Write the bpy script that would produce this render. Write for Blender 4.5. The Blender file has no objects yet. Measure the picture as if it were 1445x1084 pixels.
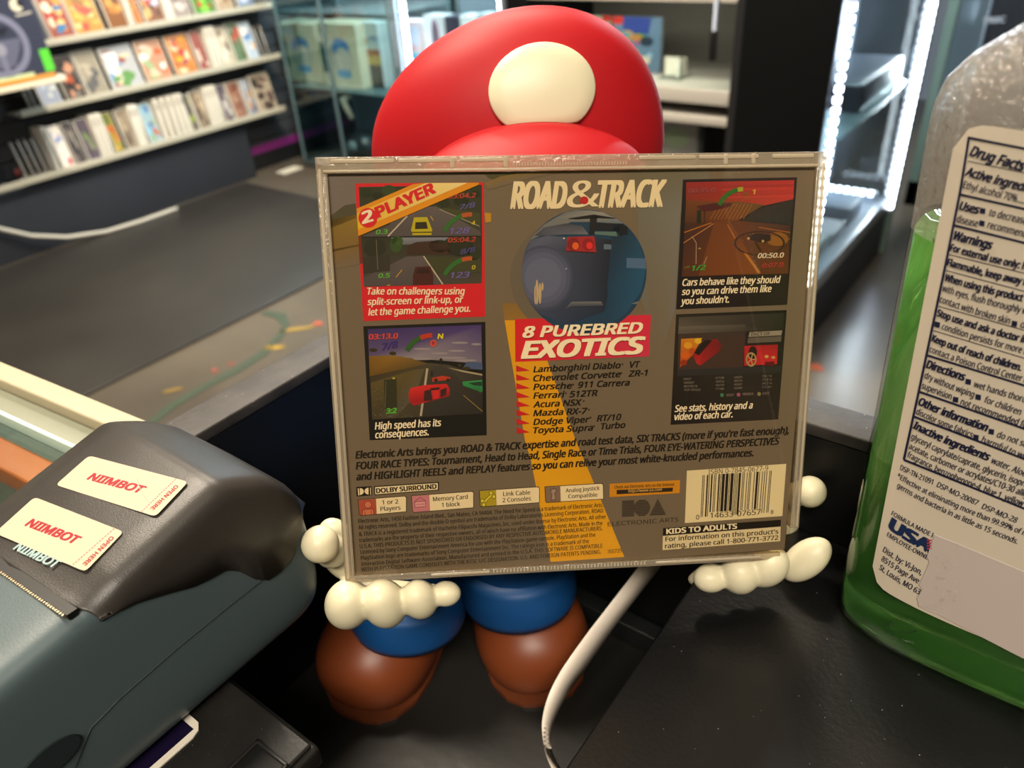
import bpy, bmesh, math, random
from mathutils import Vector, Matrix

random.seed(7)
SC = bpy.context.scene
COL = SC.collection

# ------------------------------------------------------------------ camera
FPX, CX, CY = 1084.0, 722.5, 542.0
CAMZ = 1.21
_p, _r = math.radians(32.5), math.radians(4.0)
_L = FPX / math.tan(_p)
_dn = Vector((math.sin(_r) * _L / FPX, math.cos(_r) * _L / FPX, 1.0)).normalized()
_Z = -_dn
_F = Vector((0, 0, 1))
_Y = (_F - _F.dot(_dn) * _dn).normalized()
_X = _Y.cross(_Z)
E1, E2 = (0.6203, 0.7844), (0.7844, -0.6203)      # the room's own axes seen from the camera's heading


def c2w(c):
    """camera-space direction (x right, y down, z forward) -> room axes"""
    a, b, z = c.dot(_X), c.dot(_Y), c.dot(_Z)
    return Vector((a * E2[0] + b * E2[1], a * E1[0] + b * E1[1], z))


EYE = Vector((0, 0, CAMZ))


def ray(px, py):
    return c2w(Vector(((px - CX) / FPX, (py - CY) / FPX, 1.0)))


def at_z(px, py, z):
    r = ray(px, py)
    return EYE + r * ((z - CAMZ) / r.z)


def at_y(px, py, y):
    r = ray(px, py)
    return EYE + r * (y / r.y)


def at_x(px, py, x):
    r = ray(px, py)
    return EYE + r * (x / r.x)


HEAD = Vector((E2[1], E1[1], 0))                   # horizontal heading of the camera
SIDE = Vector((E2[0], E1[0], 0))                   # to the viewer's right


def at_d(px, py, d):
    """point at horizontal distance d (metres) along the heading"""
    r = ray(px, py)
    return EYE + r * (d / r.dot(HEAD))


cam = bpy.data.cameras.new('camera')
camo = bpy.data.objects.new('camera', cam)
COL.objects.link(camo)
cx_, cy_, cz_ = c2w(Vector((1, 0, 0))), c2w(Vector((0, -1, 0))), c2w(Vector((0, 0, -1)))
camo.matrix_world = Matrix(((cx_.x, cy_.x, cz_.x, 0), (cx_.y, cy_.y, cz_.y, 0), (cx_.z, cy_.z, cz_.z, CAMZ), (0, 0, 0, 1)))
cam.sensor_width = 36.0
cam.lens = FPX / 1445.0 * 36.0
cam.clip_start = 0.01
cam.dof.use_dof = True
cam.dof.focus_distance = 0.225
cam.dof.aperture_fstop = 15.0
SC.camera = camo

# ------------------------------------------------------------------ light, exposure
SC.view_settings.view_transform = 'Standard'
SC.view_settings.look = 'None'
SC.view_settings.gamma = 1.0
SC.view_settings.exposure = 0.0
world = bpy.data.worlds.new('world')
SC.world = world
world.use_nodes = True
bg = world.node_tree.nodes['Background']
bg.inputs[0].default_value = (0.80, 0.86, 1.0, 1)
bg.inputs[1].default_value = 0.05


def area(name, loc, target, sx, sy, power, color):
    l = bpy.data.lights.new(name, 'AREA')
    l.shape = 'RECTANGLE'
    l.size, l.size_y, l.energy, l.color = sx, sy, power, color
    o = bpy.data.objects.new(name, l)
    COL.objects.link(o)
    o.location = loc
    o.rotation_euler = (Vector(target) - Vector(loc)).to_track_quat('-Z', 'Y').to_euler()
    return o


WARM = (1.0, 0.87, 0.69)
area('ceiling_lamp_key', (-1.05, 0.25, 2.9), (-0.15, 0.15, 1.0), 0.35, 1.0, 85, WARM)
area('ceiling_lamp_front', (0.7, -1.1, 2.9), (0.0, 0.2, 1.0), 1.2, 0.35, 74, (1.0, 0.90, 0.76))
area('ceiling_lamp_shelf', (-2.2, 1.6, 2.9), (-3.6, 2.0, 0.5), 0.30, 1.6, 125, (1.0, 0.88, 0.72))
area('ceiling_lamp_back', (-1.4, 1.5, 2.9), (-1.4, 2.8, 0.4), 1.2, 0.30, 110, (1.0, 0.88, 0.72))


# ------------------------------------------------------------------ materials
def lin(h):
    if isinstance(h, str):
        h = h.lstrip('#')
        v = [int(h[i:i + 2], 16) / 255.0 for i in (0, 2, 4)]
    else:
        v = h
    return tuple((c / 12.92 if c <= 0.04045 else ((c + 0.055) / 1.055) ** 2.4) for c in v) + (1.0,)


MATS = {}


def mat(name, color, rough=0.5, metal=0.0, spec=0.5, noise=None, bump=None, specks=None, emit=None, trans=0.0, ior=1.45, coat=0.0, sss=0.0):
    """principled material; noise=(scale, colour, amount); bump=(scale, strength); specks=(scale, colour, size)"""
    if name in MATS:
        return MATS[name]
    m = bpy.data.materials.new(name)
    m.use_nodes = True
    nt = m.node_tree
    b = nt.nodes['Principled BSDF']
    b.inputs['Base Color'].default_value = lin(color)
    b.inputs['Roughness'].default_value = rough
    b.inputs['Metallic'].default_value = metal
    b.inputs['Specular IOR Level'].default_value = spec
    b.inputs['Transmission Weight'].default_value = trans
    b.inputs['IOR'].default_value = ior
    b.inputs['Coat Weight'].default_value = coat
    if sss:
        b.inputs['Subsurface Weight'].default_value = sss
        b.inputs['Subsurface Radius'].default_value = (0.01, 0.006, 0.004)
        b.inputs['Subsurface Scale'].default_value = 0.3
    if emit:
        b.inputs['Emission Color'].default_value = lin(emit[0])
        b.inputs['Emission Strength'].default_value = emit[1]
    tc = nt.nodes.new('ShaderNodeTexCoord')
    last = None
    if noise:
        n = nt.nodes.new('ShaderNodeTexNoise')
        n.inputs['Scale'].default_value = noise[0]
        n.inputs['Detail'].default_value = 6
        nt.links.new(tc.outputs['Object'], n.inputs['Vector'])
        ramp = nt.nodes.new('ShaderNodeValToRGB')
        ramp.color_ramp.elements[0].position = 0.38
        ramp.color_ramp.elements[1].position = 0.72
        ramp.color_ramp.elements[0].color = (0, 0, 0, 1)
        ramp.color_ramp.elements[1].color = (noise[2],) * 3 + (1,)
        nt.links.new(n.outputs['Fac'], ramp.inputs[0])
        mx = nt.nodes.new('ShaderNodeMix')
        mx.data_type = 'RGBA'
        mx.inputs[6].default_value = lin(color)
        mx.inputs[7].default_value = lin(noise[1])
        nt.links.new(ramp.outputs[0], mx.inputs[0])
        nt.links.new(mx.outputs[2], b.inputs['Base Color'])
        last = mx
    if specks:
        v = nt.nodes.new('ShaderNodeTexVoronoi')
        v.inputs['Scale'].default_value = specks[0]
        nt.links.new(tc.outputs['Object'], v.inputs['Vector'])
        lt = nt.nodes.new('ShaderNodeMath')
        lt.operation = 'LESS_THAN'
        lt.inputs[1].default_value = specks[2]
        nt.links.new(v.outputs['Distance'], lt.inputs[0])
        mx = nt.nodes.new('ShaderNodeMix')
        mx.data_type = 'RGBA'
        mx.inputs[6].default_value = lin(color)
        mx.inputs[7].default_value = lin(specks[1])
        if last:
            nt.links.new(last.outputs[2], mx.inputs[6])
        nt.links.new(lt.outputs[0], mx.inputs[0])
        nt.links.new(mx.outputs[2], b.inputs['Base Color'])
    if bump:
        n = nt.nodes.new('ShaderNodeTexNoise')
        n.inputs['Scale'].default_value = bump[0]
        n.inputs['Detail'].default_value = 4
        nt.links.new(tc.outputs['Object'], n.inputs['Vector'])
        bp = nt.nodes.new('ShaderNodeBump')
        bp.inputs['Strength'].default_value = bump[1]
        bp.inputs['Distance'].default_value = 0.001
        nt.links.new(n.outputs['Fac'], bp.inputs['Height'])
        nt.links.new(bp.outputs[0], b.inputs['Normal'])
    MATS[name] = m
    return m


def thin_glass(name, tint, clear=0.9, rough=0.02, haze=None, bump=None):
    """thin clear sheet: fresnel gloss over a tinted see-through layer, optionally a little milky"""
    if name in MATS:
        return MATS[name]
    m = bpy.data.materials.new(name)
    m.use_nodes = True
    nt = m.node_tree
    nt.nodes.clear()
    out = nt.nodes.new('ShaderNodeOutputMaterial')
    tr = nt.nodes.new('ShaderNodeBsdfTransparent')
    tr.inputs[0].default_value = lin(tint)
    base = tr
    if haze:
        df = nt.nodes.new('ShaderNodeBsdfDiffuse')
        df.inputs[0].default_value = lin(haze)
        mh = nt.nodes.new('ShaderNodeMixShader')
        mh.inputs[0].default_value = 1 - clear
        nt.links.new(tr.outputs[0], mh.inputs[1])
        nt.links.new(df.outputs[0], mh.inputs[2])
        base = mh
    gl = nt.nodes.new('ShaderNodeBsdfGlossy')
    gl.inputs['Roughness'].default_value = rough
    fr = nt.nodes.new('ShaderNodeFresnel')
    ge = nt.nodes.new('ShaderNodeNewGeometry')      # same sheet reflectance from either side
    io = nt.nodes.new('ShaderNodeMath')
    io.operation = 'MULTIPLY_ADD'
    io.inputs[1].default_value = 1 / 1.5 - 1.5
    io.inputs[2].default_value = 1.5
    nt.links.new(ge.outputs['Backfacing'], io.inputs[0])
    nt.links.new(io.outputs[0], fr.inputs[0])
    mx = nt.nodes.new('ShaderNodeMixShader')
    nt.links.new(fr.outputs[0], mx.inputs[0])
    nt.links.new(base.outputs[0], mx.inputs[1])
    nt.links.new(gl.outputs[0], mx.inputs[2])
    nt.links.new(mx.outputs[0], out.inputs[0])
    if bump:
        tc = nt.nodes.new('ShaderNodeTexCoord')
        n = nt.nodes.new('ShaderNodeTexNoise')
        n.inputs['Scale'].default_value = bump[0]
        n.inputs['Detail'].default_value = 3
        nt.links.new(tc.outputs['Object'], n.inputs['Vector'])
        bp = nt.nodes.new('ShaderNodeBump')
        bp.inputs['Strength'].default_value = bump[1]
        bp.inputs['Distance'].default_value = 0.002
        nt.links.new(n.outputs['Fac'], bp.inputs['Height'])
        nt.links.new(bp.outputs[0], gl.inputs['Normal'])
        nt.links.new(bp.outputs[0], fr.inputs['Normal'])
    MATS[name] = m
    return m


def print_mat(name='printed_ink', rough=0.55, spec=0.3):
    """flat printed artwork: ink colours come from the mesh's colour attribute"""
    if name in MATS:
        return MATS[name]
    m = bpy.data.materials.new(name)
    m.use_nodes = True
    nt = m.node_tree
    b = nt.nodes['Principled BSDF']
    b.inputs['Roughness'].default_value = rough
    b.inputs['Specular IOR Level'].default_value = spec
    a = nt.nodes.new('ShaderNodeAttribute')
    a.attribute_name = 'ink'
    nt.links.new(a.outputs['Color'], b.inputs['Base Color'])
    MATS[name] = m
    return m


# ------------------------------------------------------------------ object helpers
def tag(o, label=None, cat=None, group=None, kind=None):
    if label: o['label'] = label
    if cat: o['category'] = cat
    if group: o['group'] = group
    if kind: o['kind'] = kind
    return o


def empty(name, loc, label=None, cat=None, group=None):
    o = bpy.data.objects.new(name, None)
    COL.objects.link(o)
    o.location = loc
    o.empty_display_size = 0.02
    return tag(o, label, cat, group)


def adopt(child, parent):
    """parent a mesh whose vertices are in room coordinates"""
    child.parent = parent
    if parent.type == 'EMPTY':
        child.matrix_parent_inverse = Matrix.Translation(-Vector(parent.location))
    return child


class MB:
    def __init__(self):
        self.bm = bmesh.new()
        self.mats = []

    def mi(self, m):
        if m is None:
            return 0
        if m not in self.mats:
            self.mats.append(m)
        return self.mats.index(m)

    def _mark(self, f0, m, smooth=False):
        i = self.mi(m)
        self.bm.faces.ensure_lookup_table()
        for f in self.bm.faces[f0:]:
            f.material_index = i
            f.smooth = smooth

    def box(self, lo, hi, m=None, bevel=0.0, rot=None, seg=2):
        f0 = len(self.bm.faces)
        tmp = bmesh.new()
        bmesh.ops.create_cube(tmp, size=1)
        lo, hi = Vector(lo), Vector(hi)
        s, c = hi - lo, (hi + lo) / 2
        for v in tmp.verts:
            v.co = Vector((v.co.x * s.x, v.co.y * s.y, v.co.z * s.z))
        if bevel:
            bmesh.ops.bevel(tmp, geom=tmp.edges[:], offset=bevel, segments=seg, profile=0.6, affect='EDGES')
        R = rot or Matrix.Identity(3)
        vm = {}
        for v in tmp.verts:
            vm[v] = self.bm.verts.new(c + R @ v.co)
        for f in tmp.faces:
            self.bm.faces.new([vm[v] for v in f.verts])
        tmp.free()
        self._mark(f0, m, bevel > 0)
        return self

    def poly(self, pts, m=None, smooth=False):
        f0 = len(self.bm.faces)
        self.bm.faces.new([self.bm.verts.new(Vector(p)) for p in pts])
        self._mark(f0, m, smooth)
        return self

    def prism(self, pts, vec, m=None, smooth=False):
        """polygon extruded along vec"""
        f0 = len(self.bm.faces)
        vec = Vector(vec)
        a = [self.bm.verts.new(Vector(p)) for p in pts]
        b = [self.bm.verts.new(Vector(p) + vec) for p in pts]
        self.bm.faces.new(a[::-1])
        self.bm.faces.new(b)
        n = len(a)
        for i in range(n):
            self.bm.faces.new((a[i], a[(i + 1) % n], b[(i + 1) % n], b[i]))
        self._mark(f0, m, smooth)
        return self

    def loft(self, rings, m=None, cap=True, smooth=True, closed=True):
        f0 = len(self.bm.faces)
        R = [[self.bm.verts.new(Vector(p)) for p in r] for r in rings]
        n = len(R[0])
        for a, b in zip(R, R[1:]):
            for i in range(n if closed else n - 1):
                self.bm.faces.new((a[i], a[(i + 1) % n], b[(i + 1) % n], b[i]))
        if cap:
            self.bm.faces.new(R[0][::-1])
            self.bm.faces.new(R[-1])
        self._mark(f0, m, smooth)
        return self

    def tube(self, pts, r, m=None, n=8, cap=True):
        pts = [Vector(p) for p in pts]
        rr = r if isinstance(r, (list, tuple)) else [r] * len(pts)
        rings = []
        for i, p in enumerate(pts):
            d = (pts[min(i + 1, len(pts) - 1)] - pts[max(i - 1, 0)]).normalized()
            u = d.orthogonal().normalized() if i == 0 else (u - u.dot(d) * d).normalized()
            w = d.cross(u)
            rings.append([p + (u * math.cos(2 * math.pi * k / n) + w * math.sin(2 * math.pi * k / n)) * rr[i] for k in range(n)])
        return self.loft(rings, m, cap)

    def ball(self, c, r, m=None, axes=None, seg=24, warp=None):
        f0 = len(self.bm.faces)
        r = r if isinstance(r, (list, tuple)) else (r, r, r)
        ax = axes or (Vector((1, 0, 0)), Vector((0, 1, 0)), Vector((0, 0, 1)))
        tmp = bmesh.new()
        bmesh.ops.create_uvsphere(tmp, u_segments=seg, v_segments=max(8, seg * 2 // 3), radius=1)
        vm = {}
        c = Vector(c)
        for v in tmp.verts:
            q = Vector((v.co.x * r[0], v.co.y * r[1], v.co.z * r[2]))
            if warp:
                q = warp(q)
            vm[v] = self.bm.verts.new(c + ax[0] * q.x + ax[1] * q.y + ax[2] * q.z)
        for f in tmp.faces:
            self.bm.faces.new([vm[v] for v in f.verts])
        tmp.free()
        self._mark(f0, m, True)
        return self

    def build(self, name, m=None, parent=None, mods=None):
        bmesh.ops.recalc_face_normals(self.bm, faces=self.bm.faces[:])
        me = bpy.data.meshes.new(name)
        self.bm.to_mesh(me)
        self.bm.free()
        ms = self.mats or ([m] if m else [])
        for x in ms:
            me.materials.append(x)
        o = bpy.data.objects.new(name, me)
        COL.objects.link(o)
        if parent is not None:
            adopt(o, parent)
        return o


def struct(o):
    o['kind'] = 'structure'
    return o


def remesh(o, size, smooth=6, factor=0.5):
    r = o.modifiers.new('merge', 'REMESH')
    r.mode = 'VOXEL'
    r.voxel_size = size
    r.use_smooth_shade = True
    s = o.modifiers.new('soften', 'SMOOTH')
    s.iterations = smooth
    s.factor = factor
    return o


# ------------------------------------------------------------------ printed artwork on a plane
class Plane:
    """flat frame: origin, right axis, down axis, normal toward the reader"""
    def __init__(self, o, right, down):
        self.o = Vector(o)
        self.a = Vector(right).normalized()
        self.b = Vector(down).normalized()
        self.n = self.b.cross(self.a).normalized()

    def loc(self, px, py):
        r = ray(px, py)
        t = (self.o - EYE).dot(self.n) / r.dot(self.n)
        q = EYE + r * t - self.o
        return Vector((q.dot(self.a), q.dot(self.b)))

    def w(self, u, v, h=0.0):
        return self.o + self.a * u + self.b * v + self.n * h


LAYER = 0.00004
_txtcache = {}
try:      # a plain sans face that ships with Blender; the built-in face is the fallback
    import os
    FACE = bpy.data.fonts.load(os.path.join(bpy.utils.system_resource('DATAFILES', path='fonts'), 'NotoSansHebrew-Regular.woff2'))
except Exception:
    FACE = None


def glyphs(s, bold, shear, res):
    """triangulated outline of a text line; returns verts, faces"""
    k = (s, shear, res)
    if k in _txtcache:
        return _txtcache[k]
    c = bpy.data.curves.new('t', 'FONT')
    c.body = s
    if FACE:
        c.font = FACE
    c.shear = shear
    c.resolution_u = res
    o = bpy.data.objects.new('t', c)
    COL.objects.link(o)
    dg = bpy.context.evaluated_depsgraph_get()
    ev = o.evaluated_get(dg)
    me = ev.to_mesh()
    vs = [(v.co.x, v.co.y) for v in me.vertices]
    fs = [tuple(p.vertices) for p in me.polygons]
    ev.to_mesh_clear()
    bpy.data.objects.remove(o)
    bpy.data.curves.remove(c)
    _txtcache[k] = (vs, fs)
    return vs, fs


def text_width(s, bold, shear):
    vs, _ = glyphs(s, bold, shear, 2)
    xs = [v[0] for v in vs]
    return min(xs), max(xs)


class Art:
    def __init__(self, plane):
        self.p = plane
        self.v, self.f, self.c = [], [], []

    def raw(self, loc, layer, cols):
        i0 = len(self.v)
        for q in loc:
            self.v.append(self.p.w(q[0], q[1], layer * LAYER))
        self.f.append(tuple(range(i0, i0 + len(loc))))
        self.c.append(cols if isinstance(cols, list) else [lin(cols)] * len(loc))
        return self

    def px(self, pts, col, layer=1):
        """polygon given by corners read off the photo, laid onto the plane; col may be one colour or one per corner"""
        cols = [lin(x) for x in col] if isinstance(col, list) else col
        return self.raw([self.p.loc(*q) for q in pts], layer, cols)

    def ell(self, cx, cy, rx, ry, col, layer=1, n=36, a0=0, a1=360):
        return self.px([(cx + rx * math.cos(math.radians(a0 + (a1 - a0) * k / n)), cy + ry * math.sin(math.radians(a0 + (a1 - a0) * k / n))) for k in range(n)], col, layer)

    def arc(self, cx, cy, r0, r1, a0, a1, col, layer=1, n=24, sq=1.0):
        for k in range(n):
            t0, t1 = [math.radians(a0 + (a1 - a0) * (k + d) / n) for d in (0, 1)]
            self.px([(cx + r * math.cos(t), cy + r * sq * math.sin(t)) for r, t in ((r0, t0), (r1, t0), (r1, t1), (r0, t1))], col, layer)
        return self

    def line(self, pts, w, col, layer=1):
        for (x0, y0), (x1, y1) in zip(pts, pts[1:]):
            L = math.hypot(x1 - x0, y1 - y0) or 1
            nx, ny = -(y1 - y0) / L * w / 2, (x1 - x0) / L * w / 2
            self.px([(x0 + nx, y0 + ny), (x1 + nx, y1 + ny), (x1 - nx, y1 - ny), (x0 - nx, y0 - ny)], col, layer)
        return self

    def text(self, s, p0, p1, cap, col, layer=5, bold=0.0, shear=0.0, fit=None, res=2, mm=None):
        """line of text whose baseline runs from p0 to p1 (photo pixels); cap = capital height in pixels"""
        q0, q1 = self.p.loc(*p0), self.p.loc(*p1)
        mid = ((p0[0] + p1[0]) / 2, (p0[1] + p1[1]) / 2)
        d = (q1 - q0)
        wd = d.length
        ux, uy = d / wd, Vector((d.y, -d.x)) / wd            # along, and up (v grows downwards)
        hm = (self.p.loc(mid[0], mid[1]) - self.p.loc(mid[0] + 0.12 * cap, mid[1] - cap)).length * 0.985
        CAP = max(v[1] for v in glyphs('H', 0, 0, 2)[0])
        size = (mm / 1000 if mm else hm) / CAP
        x0, x1 = text_width(fit or s, bold, shear)
        kx = wd / (x1 - x0)
        vs, fs = glyphs(s, bold, shear, res)
        cl = lin(col)
        # heavier weights: the same outline struck again a hair to each side
        sh = [(0, 0)] if bold < .008 else [(-bold, 0), (bold, 0)] if bold < .02 else [(-bold, -bold * .5), (0, bold * .5), (bold, -bold * .5), (-bold, bold * .5), (bold, bold * .5)]
        for n, (dx, dy) in enumerate(sh):
            i0 = len(self.v)
            for x, y in vs:
                q = q0 + ux * ((x - x0) * kx + dx * size) + uy * ((y + dy) * size)
                self.v.append(self.p.w(q.x, q.y, (layer + .12 * n) * LAYER))
            for f in fs:
                self.f.append(tuple(i0 + k for k in f))
                self.c.append([cl] * len(f))
        return self

    def build(self, name, m, parent=None):
        me = bpy.data.meshes.new(name)
        me.from_pydata([tuple(v) for v in self.v], [], self.f)
        at = me.color_attributes.new('ink', 'FLOAT_COLOR', 'CORNER')
        i = 0
        for f, cs in zip(self.f, self.c):
            for c in cs:
                at.data[i].color = c
                i += 1
        me.materials.append(m)
        o = bpy.data.objects.new(name, me)
        COL.objects.link(o)
        if parent is not None:
            adopt(o, parent)
        return o


def Zm(ox, oy, s):
    return lambda x, y: (ox + x / s, oy + y / s)


INK = print_mat()

# ================================================================== THE SETTING
FLOOR = mat('painted_concrete', '#5d5549', 0.28, noise=(1.6, '#3f3a33', 0.9), bump=(30, 0.15))
struct(MB().poly([(-4.2, -2.5, 0), (3.0, -2.5, 0), (3.0, 6.0, 0), (-4.2, 6.0, 0)], FLOOR).build('floor'))
struct(MB().box((-4.2, -2.5, 3.0), (3.0, 6.0, 3.05), mat('ceiling_tile', '#8a8984', 0.9)).build('ceiling'))
SLAT = mat('charcoal_slat_board', '#35373b', 0.55, noise=(3, '#2b2d31', 0.8))
mb = MB()
mb.box((-3.78, -2.5, 0), (-3.72, 5.0, 3.0), mat('slat_groove', '#5b5147', 0.6))
z = 0.0
while z < 2.95:
    mb.box((-3.72, -2.5, z + 0.004), (-3.70, 5.0, z + 0.071), SLAT)
    z += 0.075
struct(mb.build('wall_left'))
struct(MB().box((-4.2, 5.4, 0), (3.0, 5.5, 3.0), mat('pale_grid_wall', '#8d93a0', 0.7)).build('wall_back'))
struct(MB().box((2.9, -2.5, 0), (3.0, 6.0, 3.0), mat('dim_wall', '#55524d', 0.8)).build('wall_right'))
struct(MB().box((-4.2, -2.6, 0), (3.0, -2.5, 3.0), mat('dim_wall', '#55524d', 0.8)).build('wall_front'))
struct(MB().box((-3.72, -2.5, 0.085), (-3.692, 5.0, 0.125), mat('magenta_paint', '#6d1f63', 0.5)).build('trim_1'))
struct(MB().box((-3.72, -2.5, 0.0), (-3.69, 5.0, 0.085), mat('black_skirting', '#121315', 0.5)).build('baseboard_left'))

# splashes of paint dried on the concrete
def blob(name, px, py, rx, ry, col, label, seed, ang=0):
    rnd = random.Random(seed)
    c = at_z(px, py, 0)
    pts = []
    for k in range(18):
        a = 2 * math.pi * k / 18
        r = 1 + rnd.uniform(-.3, .3)
        x, y = rx * r * math.cos(a), ry * r * math.sin(a)
        pts.append((c.x + x * math.cos(ang) - y * math.sin(ang), c.y + x * math.sin(ang) + y * math.cos(ang), 0.0))
    o = MB().prism(pts, (0, 0, 0.002), mat('dried_paint_' + col[1:], col, 0.5)).build(name)
    return tag(o, label, 'paint', 'paint splashes on the shop floor')

blob('paint_splash', 386, 491, .035, .016, '#93772f', 'ochre paint blob on the floor closest to the black ledge', 1, .6)
blob('paint_splash', 417, 465, .060, .012, '#8a7030', 'long ochre paint streak on the floor just left of the disc case', 2, .9)
blob('paint_splash', 244, 551, .030, .012, '#75602f', 'dull orange paint streak on the floor behind the printer end of the ledge', 3, .9)
blob('paint_splash', 303, 523, .016, .010, '#80483a', 'small rust red paint dot on the floor, left one of two', 4)
blob('paint_splash', 326, 514, .013, .009, '#774638', 'small rust red paint dot on the floor, right one of two', 5)
blob('paint_splash', 449, 457, .018, .014, '#a04a34', 'orange red paint dot on the floor close to the left edge of the disc case', 6)
blob('paint_splash', 1150, 518, .024, .020, '#a8522f', 'orange paint dot on the floor right of the disc case', 7)
gp = [(210, 600), (240, 575), (290, 545), (330, 525), (370, 500), (395, 475), (404, 458), (396, 446), (372, 441)]
gpts = [at_z(x, y, 0.0005) for x, y in gp]
mb = MB()
L, R = [], []
rnd = random.Random(3)
for i, p in enumerate(gpts):
    d = (gpts[min(i + 1, len(gpts) - 1)] - gpts[max(i - 1, 0)]).normalized()
    n = Vector((-d.y, d.x, 0)) * rnd.uniform(.012, .022)
    L.append(p + n); R.append(p - n)
mb.prism(L + R[::-1], (0, 0, 0.0015), mat('dried_paint_green', '#3a4535', 0.6))
tag(mb.build('paint_trail'), 'curved green paint trail dried on the floor beyond the black ledge', 'paint', 'paint splashes on the shop floor')

# rubber mat
MAT = mat('black_rubber', '#2b2824', 0.42, noise=(2.2, '#38342f', 0.8), bump=(260, 0.25))
tag(MB().box((-3.56, -1.8, 0), (-2.25, 2.35, 0.010), MAT, 0.003).build('floor_mat'),
    'large dark rubber mat lying on the shop floor below the game shelves', 'mat')
# loose cable on the mat
cp = [at_x(-70, 296, -3.57), at_x(0, 323, -3.57), at_x(45, 333, -3.56), at_x(95, 335, -3.54), at_z(150, 327, .018), at_z(200, 312, .016), at_z(250, 294, .016)]
mb = MB()
fine = []
for i in range(len(cp) - 1):
    for k in range(5):
        fine.append(cp[i].lerp(cp[i + 1], k / 5))
fine.append(cp[-1])
mb.tube(fine, 0.009, mat('cream_cable', '#b9b4a6', 0.5))
tag(mb.build('power_cable'), 'pale grey cable curving across the floor below the lowest game shelf', 'cable')
mb = MB()
a, b = at_z(393, 244, 0.002), at_z(424, 236, 0.002)
mb.box((min(a.x, b.x) - .02, min(a.y, b.y), 0.0), (max(a.x, b.x) + .02, max(a.y, b.y), 0.004), mat('cream_paper', '#c9c4b4', 0.7))
tag(mb.build('paper_scrap'), 'pale scrap of paper on the floor at the foot of the corner glass cabinet', 'paper')

# plinth below the game shelves
tag(MB().box((-3.69, 0.2, 0), (-3.60, 2.46, 0.285), mat('dark_plinth', '#2b2e35', 0.5, noise=(1.5, '#22252b', .7)), 0.004).build('shelf_plinth'),
    'dark grey plinth board along the wall under the lowest game shelf', 'plinth')

# ================================================================== COUNTER WITH THE SUNKEN WELL
BLACK = mat('black_laminate', '#0d0d0e', 0.30, specks=(260, '#7d776d', 0.045), noise=(14, '#191817', 0.6), bump=(600, 0.08))
LEDGE = mat('worn_black_laminate', '#332f2c', 0.58, noise=(70, '#4c4742', 0.6), specks=(300, '#a8a49a', 0.05), bump=(300, 0.3))
WELL = mat('well_board', '#07080b', 0.5)
LT = 1.052          # ledge top
PT = 1.005          # platform top
WF = 0.905          # well floor
counter = empty('service_counter', (0.0, 0.1, 0.0), 'black service counter with a raised chipped ledge around a sunken well', 'counter')
mb = MB()
mb.box((-0.2495, -0.6, 1.047), (-0.232, 0.2425, LT), LEDGE, 0.0008)
mb.box((-0.232, 0.227, 1.047), (0.60, 0.2425, LT), LEDGE, 0.0008)
mb.build('ledge', None, counter)
mb = MB()
mb.box((-0.2495, -0.6, 0.0), (-0.232, 0.2425, 1.047), WELL)
mb.box((-0.232, 0.227, 0.0), (0.60, 0.2425, 1.047), WELL)
mb.build('well_wall', None, counter)
MB().box((-0.232, -0.6, 0.88), (-0.070, 0.227, WF), mat('well_floor_board', '#1a1917', 0.36, noise=(9, '#262421', 0.7), bump=(200, .1))).build('well_floor', None, counter)
MB().box((-0.232, 0.218, WF), (-0.070, 0.2268, WF + 0.012), mat('well_floor_strip', '#1c1e1e', 0.3), 0.001).build('well_trim', None, counter)
MB().box((-0.070, -0.6, 0.86), (0.60, 0.2268, PT), BLACK, 0.0009).build('platform', None, counter)

# glass display counter joined to the ledge on the left
_n0 = len(COL.objects)
show = empty('glass_display_counter', (-0.6, -0.2, 0.0), 'glass topped display counter with a cream front rail, left of the black ledge', 'counter')
CREAM = mat('cream_rail', '#ada084', 0.5)
MB().box((-1.6, 0.0945, 1.044), (-0.2497, 0.1035, 1.0525), CREAM, 0.0008).build('front_rail', None, show)
MB().box((-1.6, 0.0835, 1.0405), (-0.2497, 0.0943, 1.0475), mat('pale_green_rail', '#787a66', 0.4, noise=(25, '#6a6c58', .5)), 0.0006).build('inner_rail', None, show)
MB().box((-1.6, -0.6, 1.0435), (-0.2497, 0.0833, 1.0490), thin_glass('counter_glass', '#f3f9f6'), 0.0004).build('glass_top', None, show)
MB().box((-1.6, 0.0818, 1.0437), (-0.2497, 0.0836, 1.0494), mat('glass_edge', '#bcd6cc', 0.15), 0.0003).build('glass_edge', None, show)
MB().box((-1.6, 0.0655, 1.0330), (-0.2497, 0.0775, 1.0425), mat('orange_wood', '#c2652c', 0.5, noise=(40, '#a04c20', .6)), 0.001).build('wood_strip', None, show)
mb = MB()
mb.box((-1.6, -0.6, 0.86), (-0.2497, 0.0970, 0.87), mat('showcase_base', '#6d7169', 0.6, noise=(6, '#3f444a', .9)))
mb.build('shelf_board', None, show)
MB().box((-1.6, 0.0975, 0.1), (-0.2497, 0.1005, 1.044), thin_glass('counter_glass', '#f3f9f6')).build('front_glass', None, show)
MB().box((-1.6, -0.6, 0.0), (-0.2497, 0.1005, 0.10), mat('showcase_plinth', '#24262a', 0.5)).build('plinth', None, show)
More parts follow.
